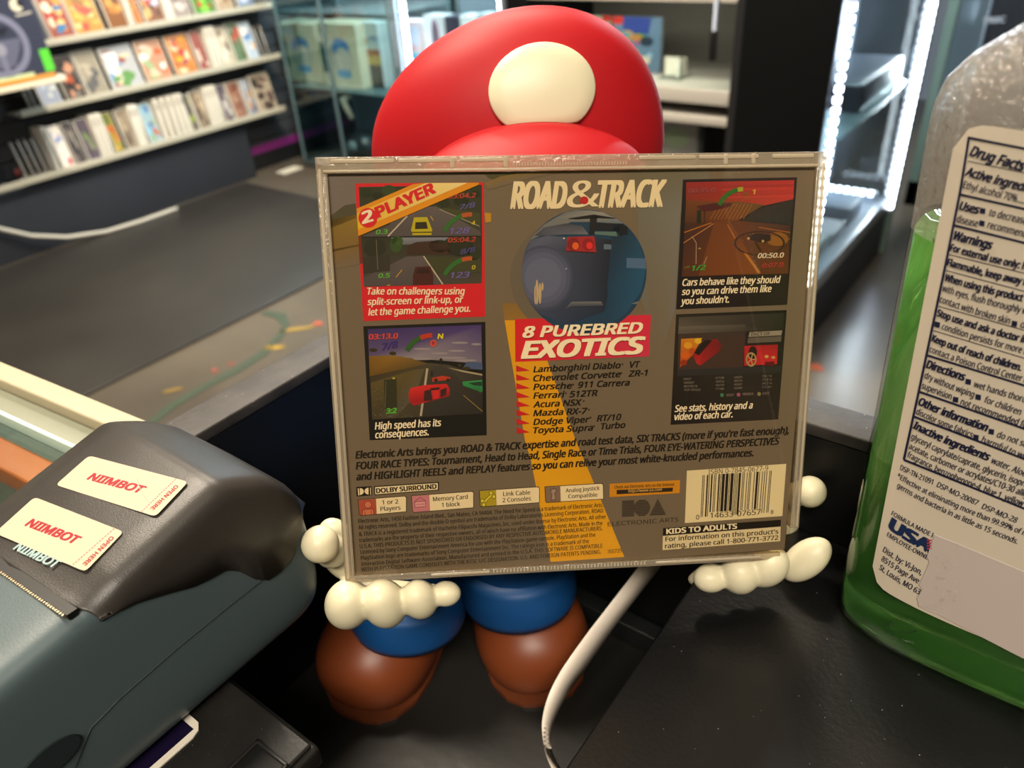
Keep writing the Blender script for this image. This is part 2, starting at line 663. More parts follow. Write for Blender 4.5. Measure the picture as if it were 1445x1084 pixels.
# the display counter stands slightly askew to the black one
for o in list(COL.objects)[_n0:]:
    if o.type == 'MESH':
        for v in o.data.vertices:
            v.co.y += 0.089 * (v.co.x + 0.25)
tag(MB().box((-0.47, -0.08, 0.8702), (-0.30, 0.03, 0.905), mat('grey_blue_box', '#59626e', 0.6), 0.003).build('storage_box'),
    'grey blue flat box seen through the glass of the display counter', 'box')
tag(MB().box((-0.66, -0.08, 0.8702), (-0.50, 0.02, 0.890), mat('pale_box', '#8e9a96', 0.6), 0.003).build('storage_box'),
    'pale grey flat box seen through the glass at the far left of the display counter', 'box')

# ================================================================== THE GAME CASE
def from_cam(x, y, z):
    """measured in camera heading axes (mm) -> room"""
    return Vector((x * E2[0] + y * E2[1], x * E1[0] + y * E1[1], 1210 + z)) / 1000.0


c_tl, c_tr, c_br, c_bl = [from_cam(*q) for q in ((-48.3, 207.2, -56.1), (93.0, 214.1, -66.3), (86.9, 173.3, -184.0), (-54.4, 166.4, -173.7))]
ca = (c_tr - c_tl).normalized()
cb = ((c_bl - c_tl) - (c_bl - c_tl).dot(ca) * ca).normalized()
CASE = Plane(c_tl, ca, cb)
CW, CH, CT = 0.142, 0.1245, 0.0103
case = empty('disc_case', CASE.w(CW / 2, CH, -CT / 2), 'clear plastic disc case held up by the toy figure, back cover facing out', 'disc case')
CLEAR = thin_glass('clear_polystyrene', '#f2ead8', 0.60, 0.08, haze='#b3a48d', bump=(900, 0.25))
CLEAR2 = thin_glass('clear_polystyrene_rib', '#f6efe0', 0.50, 0.10, haze='#d2c3a8')


def cbox(mb, u0, v0, u1, v1, h0, h1, m, bev=0.0003):
    """box in case coordinates (mm): u right, v down, h toward the reader"""
    R = Matrix((CASE.a, CASE.b, CASE.n)).transposed()
    c = CASE.w((u0 + u1) / 2000, (v0 + v1) / 2000, (h0 + h1) / 2000)
    s = Vector((abs(u1 - u0), abs(v1 - v0), abs(h1 - h0))) / 2000
    mb.box(c - s, c + s, m, bev, R)


# outer clear frame: top, bottom and the two hinged sides
mb = MB()
cbox(mb, 0, 0, 142, 4.3, -10.3, 0, CLEAR)
cbox(mb, 0, 4.3, 3.0, 124.5, -10.3, 0, CLEAR)
cbox(mb, 139.2, 4.3, 142, 114.0, -10.3, 0, CLEAR)
cbox(mb, 0, 122.3, 136.5, 124.5, -10.3, 0, CLEAR)
mb.build('clear_frame', None, case)
mb = MB()                                        # ribs, catches and the toothed strips moulded in the rim
for u0, u1 in ((4, 21), (22, 38), (38.6, 52), (88, 104), (105, 122), (126, 138)):
    cbox(mb, u0, .5, u1, 1.6, 0, .35, CLEAR2)
for u0, u1, h in ((2, 140, .3), ):
    cbox(mb, u0, 3.3, u1, 4.0, 0, h, CLEAR2)
for u0, u1 in ((26, 44), (96, 130)):
    cbox(mb, u0, 122.7, u1, 123.6, 0, .4, CLEAR2)
for k in range(46):
    cbox(mb, 45 + k * 1.05, 122.6, 45.55 + k * 1.05, 123.6, 0, .25, CLEAR2, 0)
for k in range(40):
    cbox(mb, 53 + k * .8, 2.0, 53.4 + k * .8, 2.9, 0, .25, CLEAR2, 0)
for u in (36, 50.5, 112, 120):
    cbox(mb, u, .3, u + 1.2, 3.2, 0, .5, CLEAR2)
cbox(mb, .6, 3, 1.5, 123, 0, .35, CLEAR2)
cbox(mb, 2.4, 5, 2.9, 122, 0, .25, CLEAR2)
cbox(mb, 139.4, 5, 139.9, 113, 0, .25, CLEAR2)
cbox(mb, 140.8, 3, 141.4, 113.5, 0, .35, CLEAR2)
mb.build('frame_rib', None, case)
mb = MB()
cbox(mb, 3.1, 4.4, 139.1, 122.2, -9.4, -2.2, mat('dark_disc_tray', '#1b1a1b', 0.5))
mb.build('disc_tray', None, case)
mb = MB()
cbox(mb, 3.0, 4.3, 139.2, 122.3, -0.55, -0.15, thin_glass('back_pane', '#fbf6ec', 1.0, 0.03), 0.00005)
mb.build('back_pane', None, case)
mb = MB()
cbox(mb, .2, .2, 141.8, 124.3, -10.9, -10.35, thin_glass('back_pane', '#fbf6ec', 1.0, 0.03), 0.0001)
mb.build('front_pane', None, case)
# the printed card lies just under the back pane
PC = Plane(CASE.w(0, 0, -0.0014), CASE.a, CASE.b)
A_, B_, C_, D_, E_, F_, G_, H_ = [Zm(*k) for k in ((440, 210, 5.163), (690, 230, 5.163), (930, 210, 5.42), (470, 400, 4.926), (700, 420, 5.163), (930, 400, 4.928), (470, 600, 3.905), (800, 590, 3.803))]
TAUPE, YEL, RED, CRM, INKB = '#70665b', '#d9a01a', '#cf1f30', '#e6dbc0', '#161413'

art = Art(PC)
art.px([(459, 245), (1153, 236), (1107, 775), (495, 817)], TAUPE, 0)
# printed landscape across the card: sky, hills, field, road edge
art.px([(459, 245), (740, 242), (700, 262), (620, 272), (560, 285), (500, 292), (466, 305)], ['#6f6a70', '#6d675f', '#6d6357', '#6b655f', '#6c676b', '#706b70', '#6f6a70'], 1)
art.px([(465, 306), (486, 290), (502, 287), (503, 308), (466, 322)], '#4b4a3c', 2)
art.px([(466, 310), (503, 303), (512, 330), (511, 346), (468, 356)], ['#7d6a2f', '#8a7230', '#85692e', '#7a6338', '#746038'], 2)
art.px([(468, 352), (512, 344), (512, 372), (470, 380)], ['#7a6238', '#786138', TAUPE, TAUPE], 2)
art.px([(617, 244), (745, 242), (740, 246), (705, 255), (690, 252), (684, 246)], '#4a4a31', 2)
art.px([(684, 259), (706, 249), (745, 243), (800, 241), (740, 254), (690, 268)], ['#8a6f3a', '#7c6a3b', '#7a6a40', '#6a6152', TAUPE, TAUPE], 3)
art.px([(684, 300), (693, 301), (693, 313), (685, 314)], '#b88d2c', 2)
art.px([(880, 239), (1000, 238), (1000, 262), (960, 300), (952, 440), (930, 500), (905, 420), (900, 300)], ['#686354', '#6b6a62', '#727069', '#74777a', '#6f7176', TAUPE, '#6b6f74', '#6c6d6a'], 1)
art.px([(708, 428), (743, 428), (813, 623), (837, 679), (881, 786), (777, 793), (749, 649), (741, 623)], ['#83683a', '#83683a', '#cf9a1e', '#dba31b', '#dea61c', '#dea61c', '#dba31b', '#cf9a1e'], 1)
art.px([(712, 452), (752, 452), (813, 623), (741, 623)], YEL, 2)
# title
inlay = art.build('inlay_card', INK, case)

# magazine title
t = Art(PC)
t.text('ROAD', B_(165, 330), B_(560, 327), 37, CRM, 6, .034, .26)
t.text('TRACK', B_(800, 322), B_(1280, 315), 37, CRM, 6, .034, .26)
t.text('&', B_(572, 324), B_(800, 316), 37, CRM, 6, .015, .15)
t.ell(*B_(692, 272), 6, 5.5, '#b8222c', 8)
t.build('magazine_title', INK, inlay)

# ---- top left: two player box
s = Art(PC)
s.px([A_(315, 253), A_(1253, 245), D_(1058, 230), D_(210, 262)], RED, 2)
s.px([(506.4, 264), (680, 261), (679.8, 399.8), (513.6, 404.6)], '#1c1b1d', 2.5)
s.px([(506.4, 264), (680, 261), (679, 333), (510.7, 334)], ['#2c3426', '#2e3626', '#3b3f33', '#3c4034'], 3)
s.px([A_(640, 428), A_(905, 420), A_(1225, 600), A_(1235, 632), A_(365, 640), A_(560, 560)], ['#5d5a62'] * 2 + ['#514d55'] * 4, 4)
s.px([A_(905, 420), A_(1225, 470), A_(1225, 560)], '#41482f', 4)
s.line([A_(695, 490), A_(555, 638)], 2.0, '#b9b3aa', 5)
s.line([A_(930, 440), A_(1222, 565)], 1.4, '#8f8a86', 5)
s.line([A_(865, 490), A_(885, 522)], 1.2, '#b9953a', 5)
for x, y, r, c in ((400, 320, 9, '#22301f'), (560, 300, 10, '#2f4426'), (480, 345, 8, '#1d281b'), (960, 400, 9, '#26301f'), (1090, 380, 11, '#1f2b1c'), (1190, 330, 8, '#222d20'), (1000, 330, 8, '#2a3624')):
    s.ell(*A_(x, y), r, r * .7, c, 4, 12)
# yellow car from behind
s.px([A_(745, 500), A_(840, 498), A_(878, 590), A_(872, 628), A_(735, 630), A_(723, 592)], '#b5ad1e', 6)
s.px([A_(755, 535), A_(835, 532), A_(846, 582), A_(752, 585)], '#2c2a1a', 7)
s.px([A_(726, 605), A_(876, 602), A_(874, 612), A_(728, 614)], '#5d5714', 7)
s.arc(*A_(1160, 690), 38, 44, 205, 252, '#2f6b33', 6, 10)
s.arc(*A_(1160, 690), 38, 44, 252, 272, '#b0542c', 6, 5)
s.text('03:04.2', A_(995, 362), A_(1195, 355), 6.5, '#b24434', 7, .03, .2)
s.text('7/8', A_(1078, 445), A_(1195, 425), 7, '#5c5aa0', 7, .03, .3)
s.text('128', A_(1010, 620), A_(1150, 614), 8, '#6a62b0', 7, .03, .25)
s.text('4', A_(1165, 555), A_(1190, 553), 5.5, '#c6b53a', 7, .03, .2)
s.text('0.3', A_(470, 622), A_(555, 618), 6, '#57b63a', 7, .03, .2)
# lower half of the split screen
s.px([A_(365, 648), A_(1230, 643), A_(1238, 980), A_(380, 1005)], ['#2e3229', '#2d3128', '#45433f', '#47434a'], 3)
s.px([A_(575, 648), A_(1000, 645), A_(940, 690), A_(640, 700)], ['#7e86a0', '#7c86a3', '#5f6478', '#666a78'], 4)
s.px([A_(700, 705), A_(760, 680), A_(900, 670), A_(1000, 700), A_(1010, 770), A_(690, 770)], '#3c2a24', 5)
for x, y, rx, ry, c in ((460, 720, 16, 14, '#262b22'), (615, 700, 9, 11, '#35502b'), (625, 670, 8, 6, '#3c5c30'), (930, 710, 15, 9, '#272e22'), (1080, 720, 20, 12, '#23291f'), (1180, 760, 10, 10, '#2a3322')):
    s.ell(*A_(x, y), rx, ry, c, 5, 14)
s.px([A_(690, 785), A_(815, 780), A_(960, 988), A_(380, 1005), A_(375, 940)], ['#57535c', '#5a555e', '#4d4952', '#4d4952', '#4d4952'], 5)
s.px([A_(820, 785), A_(1232, 800), A_(1234, 900), A_(905, 905)], '#3d432d', 5)
s.px([A_(375, 790), A_(570, 770), A_(570, 890), A_(378, 905)], '#34322e', 6)
s.line([A_(815, 782), A_(955, 988)], 1.8, '#b6afa4', 6)
s.line([A_(658, 882), A_(614, 935)], 1.5, '#ad8b3c', 6)
s.line([A_(548, 996), A_(572, 992)], 1.6, '#ad8b3c', 6)
s.line([A_(470, 660), A_(482, 880)], .9, '#6d6a62', 7)
s.px([A_(755, 860), A_(865, 855), A_(885, 920), A_(885, 988), A_(737, 992), A_(737, 925)], '#46201f', 7)
s.px([A_(770, 875), A_(850, 872), A_(860, 905), A_(762, 908)], '#2c1a1b', 8)
s.arc(*A_(1160, 1010), 38, 44, 205, 252, '#2f6b33', 6, 10)
s.arc(*A_(1160, 1010), 38, 44, 252, 272, '#b0542c', 6, 5)
s.text('05:04.2', A_(995, 682), A_(1195, 675), 6.5, '#b24434', 7, .03, .2)
s.text('8/8', A_(1085, 770), A_(1195, 748), 7, '#4c4a92', 7, .03, .3)
s.text('123', A_(1015, 942), A_(1150, 936), 8, '#6a62b0', 7, .03, .25)
s.text('0', A_(1168, 878), A_(1192, 876), 5.5, '#c6b53a', 7, .03, .2)
s.text('0.5', A_(488, 940), A_(572, 936), 6, '#57b63a', 7, .03, .2)
# diagonal player banner
s.px([A_(327, 437), A_(740, 258), A_(822, 250), A_(1220, 248), A_(1215, 262), A_(340, 636)], '#d9921c', 9)
s.px([A_(330, 470), A_(830, 250), A_(1135, 248), A_(338, 590)], ['#dcb61e', '#e6d58a', '#e6d9a0', '#dcb61e'], 10)
s.ell(*A_(410, 503), 13.4, 13.8, RED, 11)
s.text('2', A_(375, 545), A_(452, 522), 15.5, '#ece4d2', 12, .05, .15)
s.text('PLAYER', A_(488, 500), A_(900, 318), 14.5, RED, 12, .06, .05)
s.text('Take on challengers using', (519, 415.5), D_(915, 75), 9.5, '#f0e3d2', 9, .022, .22)
s.text('split-screen or link-up, or', D_(242, 150), D_(905, 132), 9.5, '#f0e3d2', 9, .022, .22)
s.text('let the game challenge you.', D_(248, 222), D_(952, 195), 9.5, '#f0e3d2', 9, .022, .22)
s.build('two_player_picture', INK, inlay)

# ---- lower left: crash picture
s = Art(PC)
s.px([D_(210, 298), D_(1058, 267), D_(1068, 1055), D_(255, 1090)], '#121315', 2)
s.px([D_(241, 318), D_(1030, 287), D_(1035, 560), D_(560, 520), D_(250, 505)], ['#3c2f72', '#43347c', '#6f6a8a', '#8b8698', '#5a4f80'], 3)
for x0, y0, x1, y1 in ((540, 515, 700, 535), (680, 480, 800, 492), (800, 465, 920, 472), (820, 420, 940, 405), (720, 510, 930, 525), (960, 425, 1030, 420), (560, 470, 680, 440), (840, 540, 1000, 530)):
    s.ell(*D_((x0 + x1) / 2, (y0 + y1) / 2), (x1 - x0) / 2 / 4.926, 1.6, '#8f8a9c', 4, 14)
s.px([D_(930, 545), D_(1036, 548), D_(1038, 600), D_(900, 590)], '#46598a', 4)
s.px([D_(250, 505), D_(420, 500), D_(540, 520), D_(660, 556), D_(540, 585), D_(255, 645)], ['#7b5c1f', '#87682a', '#7a5c25', '#5a4a2c', '#5c4720', '#664d1c'], 5)
s.px([D_(255, 645), D_(540, 580), D_(660, 552), D_(800, 565), D_(1038, 640), D_(1040, 905), D_(275, 945)], ['#3b3527', '#46402f', '#4a463c', '#44413d', '#33312f', '#2b2a2b', '#4a4637'], 4)
s.px([D_(262, 690), D_(560, 600), D_(640, 590), D_(560, 800), D_(430, 930), D_(272, 944)], ['#5a5030', '#5b512f', '#55503f', '#57534a', '#504c44', '#3f3b2e'], 5)
s.px([D_(690, 570), D_(790, 585), D_(1040, 800), D_(1040, 905), D_(620, 922), D_(640, 800)], ['#3d3b3a', '#3a3837', '#2b2a2b', '#2a292a', '#302f2f', '#353434'], 6)
s.px([D_(790, 583), D_(1036, 628), D_(1037, 640), D_(900, 615)], '#a39b86', 7)
s.line([D_(655, 590), D_(610, 920)], 3.2, '#a8a39a', 7)
s.line([D_(905, 775), D_(1038, 888)], 1.0, '#8d7a35', 7)
s.line([D_(750, 520), D_(752, 575)], 1.2, '#2b2a24', 6)
s.ell(*D_(750, 528), 2.2, 2.0, '#24251f', 7, 10)
for x, y, rx in ((280, 462, 6), (415, 485, 5), (930, 590, 5), (880, 570, 3)):
    s.ell(*D_(x, y), rx, 2.6, '#35321f', 6, 12)
rnd = random.Random(11)
for k in range(70):
    x, y = rnd.uniform(280, 600), rnd.uniform(720, 930)
    s.ell(*D_(x, y), rnd.uniform(.6, 2.0), .6, rnd.choice(['#6a655b', '#38352e', '#59553f']), 6, 6)
s.px([D_(355, 670), D_(440, 660), D_(445, 860), D_(358, 875)], '#2f3120', 7)
s.line([D_(368, 680), D_(362, 860)], .9, '#5f614f', 8)
s.ell(*D_(422, 658), 2, 1.5, '#b3a92c', 8, 8)
# cars
s.px([D_(690, 655), D_(760, 640), D_(815, 650), D_(815, 668), D_(690, 682)], '#b23a26', 8)
for x in (715, 800):
    s.ell(*D_(x, 670), 2.6, 2.4, '#2a2423', 9, 10)
s.px([D_(675, 610), D_(695, 608), D_(695, 640), D_(678, 642)], '#24262c', 8)
s.px([D_(525, 765), D_(540, 725), D_(640, 705), D_(790, 697), D_(812, 730), D_(810, 782), D_(560, 848), D_(530, 820)], ['#c0242a', '#cc2a2e', '#cf2b30', '#c6262c', '#9c1f25', '#8d1b22', '#a81e25', '#9c1c22'], 8)
s.px([D_(635, 745), D_(680, 735), D_(690, 812), D_(630, 815)], '#3a2226', 9)
s.px([D_(690, 745), D_(735, 738), D_(738, 796), D_(695, 802)], '#c22830', 9)
s.px([D_(745, 740), D_(790, 722), D_(785, 775), D_(748, 790)], '#3a2226', 9)
s.px([D_(675, 728), D_(740, 720), D_(740, 735), D_(680, 742)], '#2b1d20', 9)
s.px([D_(898, 682), D_(1036, 670), D_(1040, 770), D_(1010, 748), D_(905, 710)], ['#2f9257', '#35965c', '#2a7a4a', '#256b42', '#2c8550'], 8)
s.px([D_(940, 690), D_(1034, 680), D_(1036, 712), D_(980, 708)], '#1d3f31', 9)
s.ell(*D_(1034, 765), 1.8, 3.2, '#2b2b2b', 9, 10)
s.arc(*D_(690, 545), 36, 43, 205, 245, '#2f5d2c', 7, 10, .95)
s.arc(*D_(690, 545), 36, 43, 245, 270, '#b23a2c', 7, 6, .95)
s.text('03:13.0', D_(252, 388), D_(452, 380), 7, '#d34a3c', 8, .035, .15)
s.text('7/8', D_(345, 462), D_(455, 440), 9, '#3b2f86', 8, .03, .3)
s.text('N', D_(728, 384), D_(768, 382), 7, '#d8cf2a', 8, .04, .15)
s.ell(*D_(697, 415), 4.6, 4.8, '#d24a40', 8, 16)
s.text('0', D_(690, 424), D_(704, 423), 4.5, '#43204a', 9, .03, 0)
s.text('3:2', D_(372, 903), D_(442, 898), 7, '#4fc02f', 8, .035, .15)
s.text('High speed has its', D_(293, 1015), D_(752, 990), 10, '#efe6d4', 5, .022, .22)
s.text('consequences.', D_(296, 1076), D_(664, 1054), 10, '#efe6d4', 5, .022, .22)
s.build('crash_picture', INK, inlay)

# ---- top right: desert road picture
s = Art(PC)
s.px([C_(182, 235), C_(1056, 218), F_(890, 148), F_(118, 180)], ['#1b1a24', '#1b161a', '#231a1b', '#131318'], 2)
s.px([C_(207, 256), C_(1033, 240), C_(1025, 385), C_(800, 435), C_(480, 410), C_(205, 395)], ['#8e2a30', '#b02c2e', '#b33530', '#a8392c', '#92352a', '#7e3028'], 3)
for y, c in ((285, '#92282c'), (310, '#bd3433'), (345, '#a52e2d'), (368, '#bf3a33')):
    s.px([C_(480, y), C_(1030, y - 12), C_(1029, y - 2), C_(480, y + 8)], c, 4)
s.px([C_(205, 395), C_(480, 405), C_(600, 400), C_(800, 430), C_(700, 490), C_(600, 550), C_(195, 575)], ['#6a3f22', '#70432a', '#7b4c26', '#5d4a24', '#7c532b', '#6e3c20', '#4c2f22'], 4)
for x in range(430, 700, 28):
    s.line([C_(x + 30, 420), C_(x - 40, 540)], 1.0, '#8f6130', 5)
s.px([C_(280, 440), C_(420, 415), C_(560, 415), C_(540, 440), C_(430, 470), C_(340, 480)], '#4b2027', 6)
s.px([C_(290, 470), C_(320, 468), C_(320, 570), C_(285, 572)], '#1f2a22', 6)
s.line([C_(345, 470), C_(347, 565)], 1.4, '#3c1f1d', 6)
s.px([C_(1025, 385), C_(1005, 580), C_(640, 550), C_(720, 480), C_(880, 425)], ['#2a2628', '#20272a', '#2c2b2c', '#302a2a', '#2c2727'], 5)
s.px([C_(195, 570), C_(600, 548), C_(1003, 585), C_(985, 955), C_(172, 978)], ['#3a2523', '#5e3724', '#3d2a22', '#5d351f', '#4f2d22'], 5)
s.px([C_(420, 560), C_(540, 552), C_(780, 955), C_(300, 970)], ['#6a3d25', '#6a3d25', '#7b4823', '#6c3c20'], 6)
s.line([C_(190, 640), C_(400, 565)], 1.5, '#a8672d', 7)
s.line([C_(185, 720), C_(415, 572)], 1.3, '#ad744a', 7)
s.line([C_(520, 580), C_(580, 685)], 1.4, '#b06a2e', 7)
s.line([C_(650, 790), C_(765, 950)], 3.4, '#b2742f', 7)
s.line([C_(760, 600), C_(1000, 640)], 1.4, '#9a5c33', 7)
s.line([C_(800, 650), C_(998, 690)], 1.2, '#8d5533', 7)
s.ell(*C_(900, 690), 16, 10, '#8a5a28', 7, 16)
s.arc(*C_(765, 722), 33, 36, 0, 360, '#33211f', 8, 40, .48)
s.px([C_(670, 665), C_(760, 645), C_(850, 655), C_(850, 700), C_(800, 720), C_(680, 690)], '#2b1f22', 9)
s.line([C_(730, 710), C_(775, 780)], 2.2, '#33211f', 9)
s.ell(*C_(680, 685), 2, 2, '#b9926a', 10, 10)
s.ell(*C_(790, 706), 2, 2, '#b9926a', 10, 10)
s.line([C_(250, 670), C_(282, 720), C_(280, 880)], 1.0, '#a39088', 8)
s.line([C_(365, 825), C_(340, 880)], .9, '#a39088', 8)
s.ell(*C_(308, 762), 2.2, 1, '#a08a4c', 8, 8)
s.arc(*C_(640, 520), 34, 40, 205, 258, '#2c6a2c', 7, 10, 1.05)
s.arc(*C_(640, 520), 34, 40, 258, 270, '#9aa02c', 7, 4, 1.05)
s.text('00:35.0', C_(222, 338), C_(425, 330), 6, '#8d4a58', 7, .03, .2)
s.text('1', C_(712, 348), C_(734, 347), 6.5, '#c8a23a', 7, .04, .1)
s.text('MPH', C_(636, 358), C_(684, 354), 4.0, '#7c5a26', 7, .02, .1)
s.text('0', C_(655, 388), C_(690, 386), 5, '#9c5a26', 7, .03, .1)
s.text('00:50.0', C_(752, 836), C_(948, 830), 6.8, '#d9cfc4', 10, .03, .2)
s.text('0:07.0', C_(785, 908), C_(945, 900), 6, '#a8323c', 10, .03, .2)
s.text('1/2', C_(250, 932), C_(352, 924), 7, '#3f9a3a', 10, .04, .2)
s.text('LAP', C_(193, 914), C_(232, 911), 3.2, '#6d7a3a', 10, .02, .1)
s.text('Cars behave like they should', C_(178, 1048), C_(925, 1024), 9.5, '#efe6d4', 5, .022, .22)
s.text('so you can drive them like', F_(158, 80), F_(778, 58), 9.5, '#efe6d4', 5, .022, .22)
s.text("you shouldn't.", F_(150, 146), F_(484, 132), 9.5, '#efe6d4', 5, .022, .22)
s.build('desert_picture', INK, inlay)

# ---- lower right: car data screen
s = Art(PC)
s.px([F_(118, 215), F_(888, 185), F_(828, 945), F_(80, 983)], ['#26231f', '#141315', '#2b2624', '#171316'], 2)
s.px([F_(138, 235), F_(870, 205), F_(862, 322), F_(132, 350)], ['#4b4744', '#2a2828', '#232222', '#5e5a57'], 3)
s.px([F_(136, 300), F_(600, 285), F_(600, 320), F_(134, 340)], ['#66625e', '#4a4746', '#3d3a3a', '#55514f'], 4)
s.px([F_(134, 350), F_(600, 335), F_(582, 582), F_(128, 600)], '#3c3230', 4)
s.px([F_(152, 385), F_(300, 378), F_(230, 500), F_(144, 585)], ['#c07a1e', '#c9901f', '#b8541b', '#a83f18'], 5)
for x, y, r, c in ((200, 430, 6, '#d59a24'), (270, 400, 5, '#d8b030'), (180, 500, 6, '#c9601c'), (170, 550, 5, '#8f2f14'), (230, 470, 5, '#b04a18')):
    s.ell(*F_(x, y), r, r * .8, c, 6, 10)
s.px([F_(300, 380), F_(585, 368), F_(580, 575), F_(145, 590), F_(230, 500)], '#40302d', 5)
s.px([F_(230, 500), F_(330, 395), F_(400, 385), F_(432, 430), F_(420, 470), F_(285, 570), F_(262, 560)], ['#8e1e22', '#7a1a20', '#86202a', '#6b1a20', '#6a161c', '#9a1e24', '#b02428'], 7)
s.px([F_(240, 480), F_(320, 390), F_(368, 395), F_(275, 500)], '#1d1618', 8)
s.px([F_(628, 338), F_(855, 326), F_(848, 360), F_(620, 372)], '#8d8984', 5)
s.px([F_(618, 378), F_(850, 366), F_(846, 404), F_(612, 416)], '#5d5957', 5)
s.text('FACT OF', F_(640, 364), F_(770, 358), 4.5, '#43403e', 6, .02, .05)
s.px([F_(592, 434), F_(825, 424), F_(818, 560), F_(590, 572)], ['#b0202c', '#8e1c26', '#c22832', '#a81e28'], 5)
s.ell(*F_(650, 480), 6, 9, '#241a1b', 6, 18)
s.arc(*F_(638, 528), 5.6, 7.6, 0, 360, '#9a8b5e', 7, 24, 1.35)
for k in range(5):
    t_ = math.radians(72 * k)
    x, y = F_(638, 528)
    s.line([(x, y), (x + 6 * math.cos(t_), y + 8.5 * math.sin(t_))], 1.2, '#b3a472', 8)
s.ell(*F_(745, 508), 3, 2.2, '#c0a15c', 7, 10)
s.ell(*F_(792, 514), 3, 2, '#b89a58', 7, 10)
s.px([F_(735, 545), F_(800, 540), F_(800, 570), F_(735, 574)], '#5b1620', 7)
s.px([F_(128, 600), F_(585, 582), F_(850, 570), F_(846, 620), F_(124, 645)], '#2b2b2e', 4)
tone = '#7a7674'
for i, (a_, b_, c_, d_) in enumerate((('PRICE', '$171,000', 'LENGTH', '196.1 in'), ('CURB WEIGHT', '3640 lb', 'WIDTH', '77.8 in'), ('WEIGHT DIST, F/R', '42/58', 'HEIGHT', '44.7 in'), ('TOP SPEED', '177 mph', '0-60 MPH', '5.3 sec'))):
    y = 672 + i * 25
    s.text(a_, F_(170, y), F_(220 + 22 * i, y - 1), 3, tone, 5, .01, 0)
    s.text(b_, F_(392, y - 8), F_(450, y - 10), 3, tone, 5, .01, 0)
    s.text(c_, F_(520, y - 12), F_(575, y - 14), 3, tone, 5, .01, 0)
    s.text(d_, F_(715, y - 20), F_(782, y - 23), 3, tone, 5, .01, 0)
for x, c in ((436, '#3f7a64'), (551, '#9c5478'), (694, '#7d7a52')):
    s.ell(*F_(x, 776 - (x - 436) * .03), 2.6, 2.8, c, 5, 12)
s.text('SELECT', F_(466, 784), F_(520, 782), 3.4, '#8a7a80', 5, .01, 0)
s.text('PREVIOUS', F_(580, 778), F_(654, 775), 3.4, '#8a7a80', 5, .01, 0)
s.text('EXIT', F_(720, 773), F_(764, 771), 3.4, '#8a7a80', 5, .01, 0)
s.text('See stats, history and a', F_(108, 893), F_(648, 868), 9.5, '#efe6d4', 5, .022, .22)
s.text('video of each car.', F_(106, 950), F_(508, 930), 9.5, '#efe6d4', 5, .022, .22)
s.build('statistics_picture', INK, inlay)

# ---- middle: car in a circle above the red headline box
s = Art(PC)
s.px([E_(137, 157), E_(1128, 125), E_(1113, 428), E_(140, 468)], [RED, '#cf2a48', '#c93358', RED], 3)
s.ell(812, 392, 92, 84, '#66605a', 2, 48)
s.ell(824.3, 383, 88, 87.5, '#1d3f63', 4, 60)
cx0, cy0 = 824.3, 383
def cell(pts, col, layer):
    """polygon clipped to the printed circle by pulling outside corners in"""
    q = []
    for x, y in pts:
        dx, dy = (x - cx0) / 88, (y - cy0) / 87.5
        d = math.hypot(dx, dy)
        if d > 1:
            x, y = cx0 + dx / d * 88, cy0 + dy / d * 87.5
        q.append((x, y))
    s.px(q, col, layer)
cell([B_(300, 560), B_(330, 520), B_(400, 450), B_(480, 400), B_(560, 360), B_(640, 343), B_(740, 345), B_(830, 360), B_(920, 400), B_(1000, 440), B_(780, 430), B_(600, 430)], ['#6d7480'] * 6 + ['#848a90', '#8d9094', '#7f8890', '#56708a', '#6b7480', '#70767f'], 5)
cell([B_(330, 530), B_(400, 470), B_(560, 440), B_(680, 460), B_(725, 520), B_(560, 520), B_(420, 530)], ['#3d4358', '#4c5268', '#3b4054', '#4b5065', '#6b7182', '#5a6078', '#4d546c'], 6)
cell([B_(240, 790), B_(250, 690), B_(300, 560), B_(420, 530), B_(560, 540), B_(720, 540), B_(900, 560), B_(880, 900), B_(840, 1080), B_(560, 1180), B_(330, 1110), B_(260, 960)], ['#4c5578', '#4f587a', '#4d5677', '#555e80', '#4a5272', '#2a3148', '#1a2236', '#1b2a44', '#1d2c46', '#28385a', '#3a4668', '#444e72'], 5)
for k, (rr, c) in enumerate(((46, '#414a6c'), (42, '#4d567a'), (36, '#565f84'), (28, '#5e678c'))):
    cell([(766 + rr * .92 * math.cos(math.radians(a_)), 392 + rr * 1.0 * math.sin(math.radians(a_))) for a_ in range(0, 360, 12)], c, 7 + k)
cell([B_(900, 450), B_(1010, 440), B_(1100, 560), B_(1145, 760), B_(1110, 930), B_(1000, 1090), B_(880, 1180), B_(860, 900)], ['#1a2d44', '#16344f', '#1b4a70', '#1f5480', '#1f517d', '#1e4c76', '#1d4468', '#1a3c60'], 6)
cell([B_(765, 500), B_(925, 500), B_(935, 535), B_(770, 520)], '#55757a', 7)
cell([B_(775, 435), B_(985, 440), B_(960, 520), B_(930, 500), B_(770, 490)], '#161e30', 6)
cell([B_(945, 455), B_(1010, 460), B_(1010, 520), B_(950, 530)], '#101828', 8)
cell([B_(570, 405), B_(760, 375), B_(930, 395), B_(900, 405), B_(780, 400), B_(640, 410)], '#1a1c26', 9)
cell([B_(735, 395), B_(790, 385), B_(765, 520), B_(728, 520)], '#1b1e2a', 9)
cell([B_(1000, 692), B_(1142, 695), B_(1144, 770), B_(1000, 765)], '#4a6a9a', 8)
cell([B_(835, 590), B_(890, 595), B_(890, 630), B_(835, 630)], '#5a7090', 9)
cell([B_(540, 1080), B_(600, 1010), B_(815, 1008), B_(835, 1040), B_(600, 1045)], ['#263352', '#6c7180', '#70747f', '#3b465e', '#3c475f'], 8)
cell([B_(1030, 1025), B_(1095, 1005), B_(1080, 1030)], '#67707f', 8)
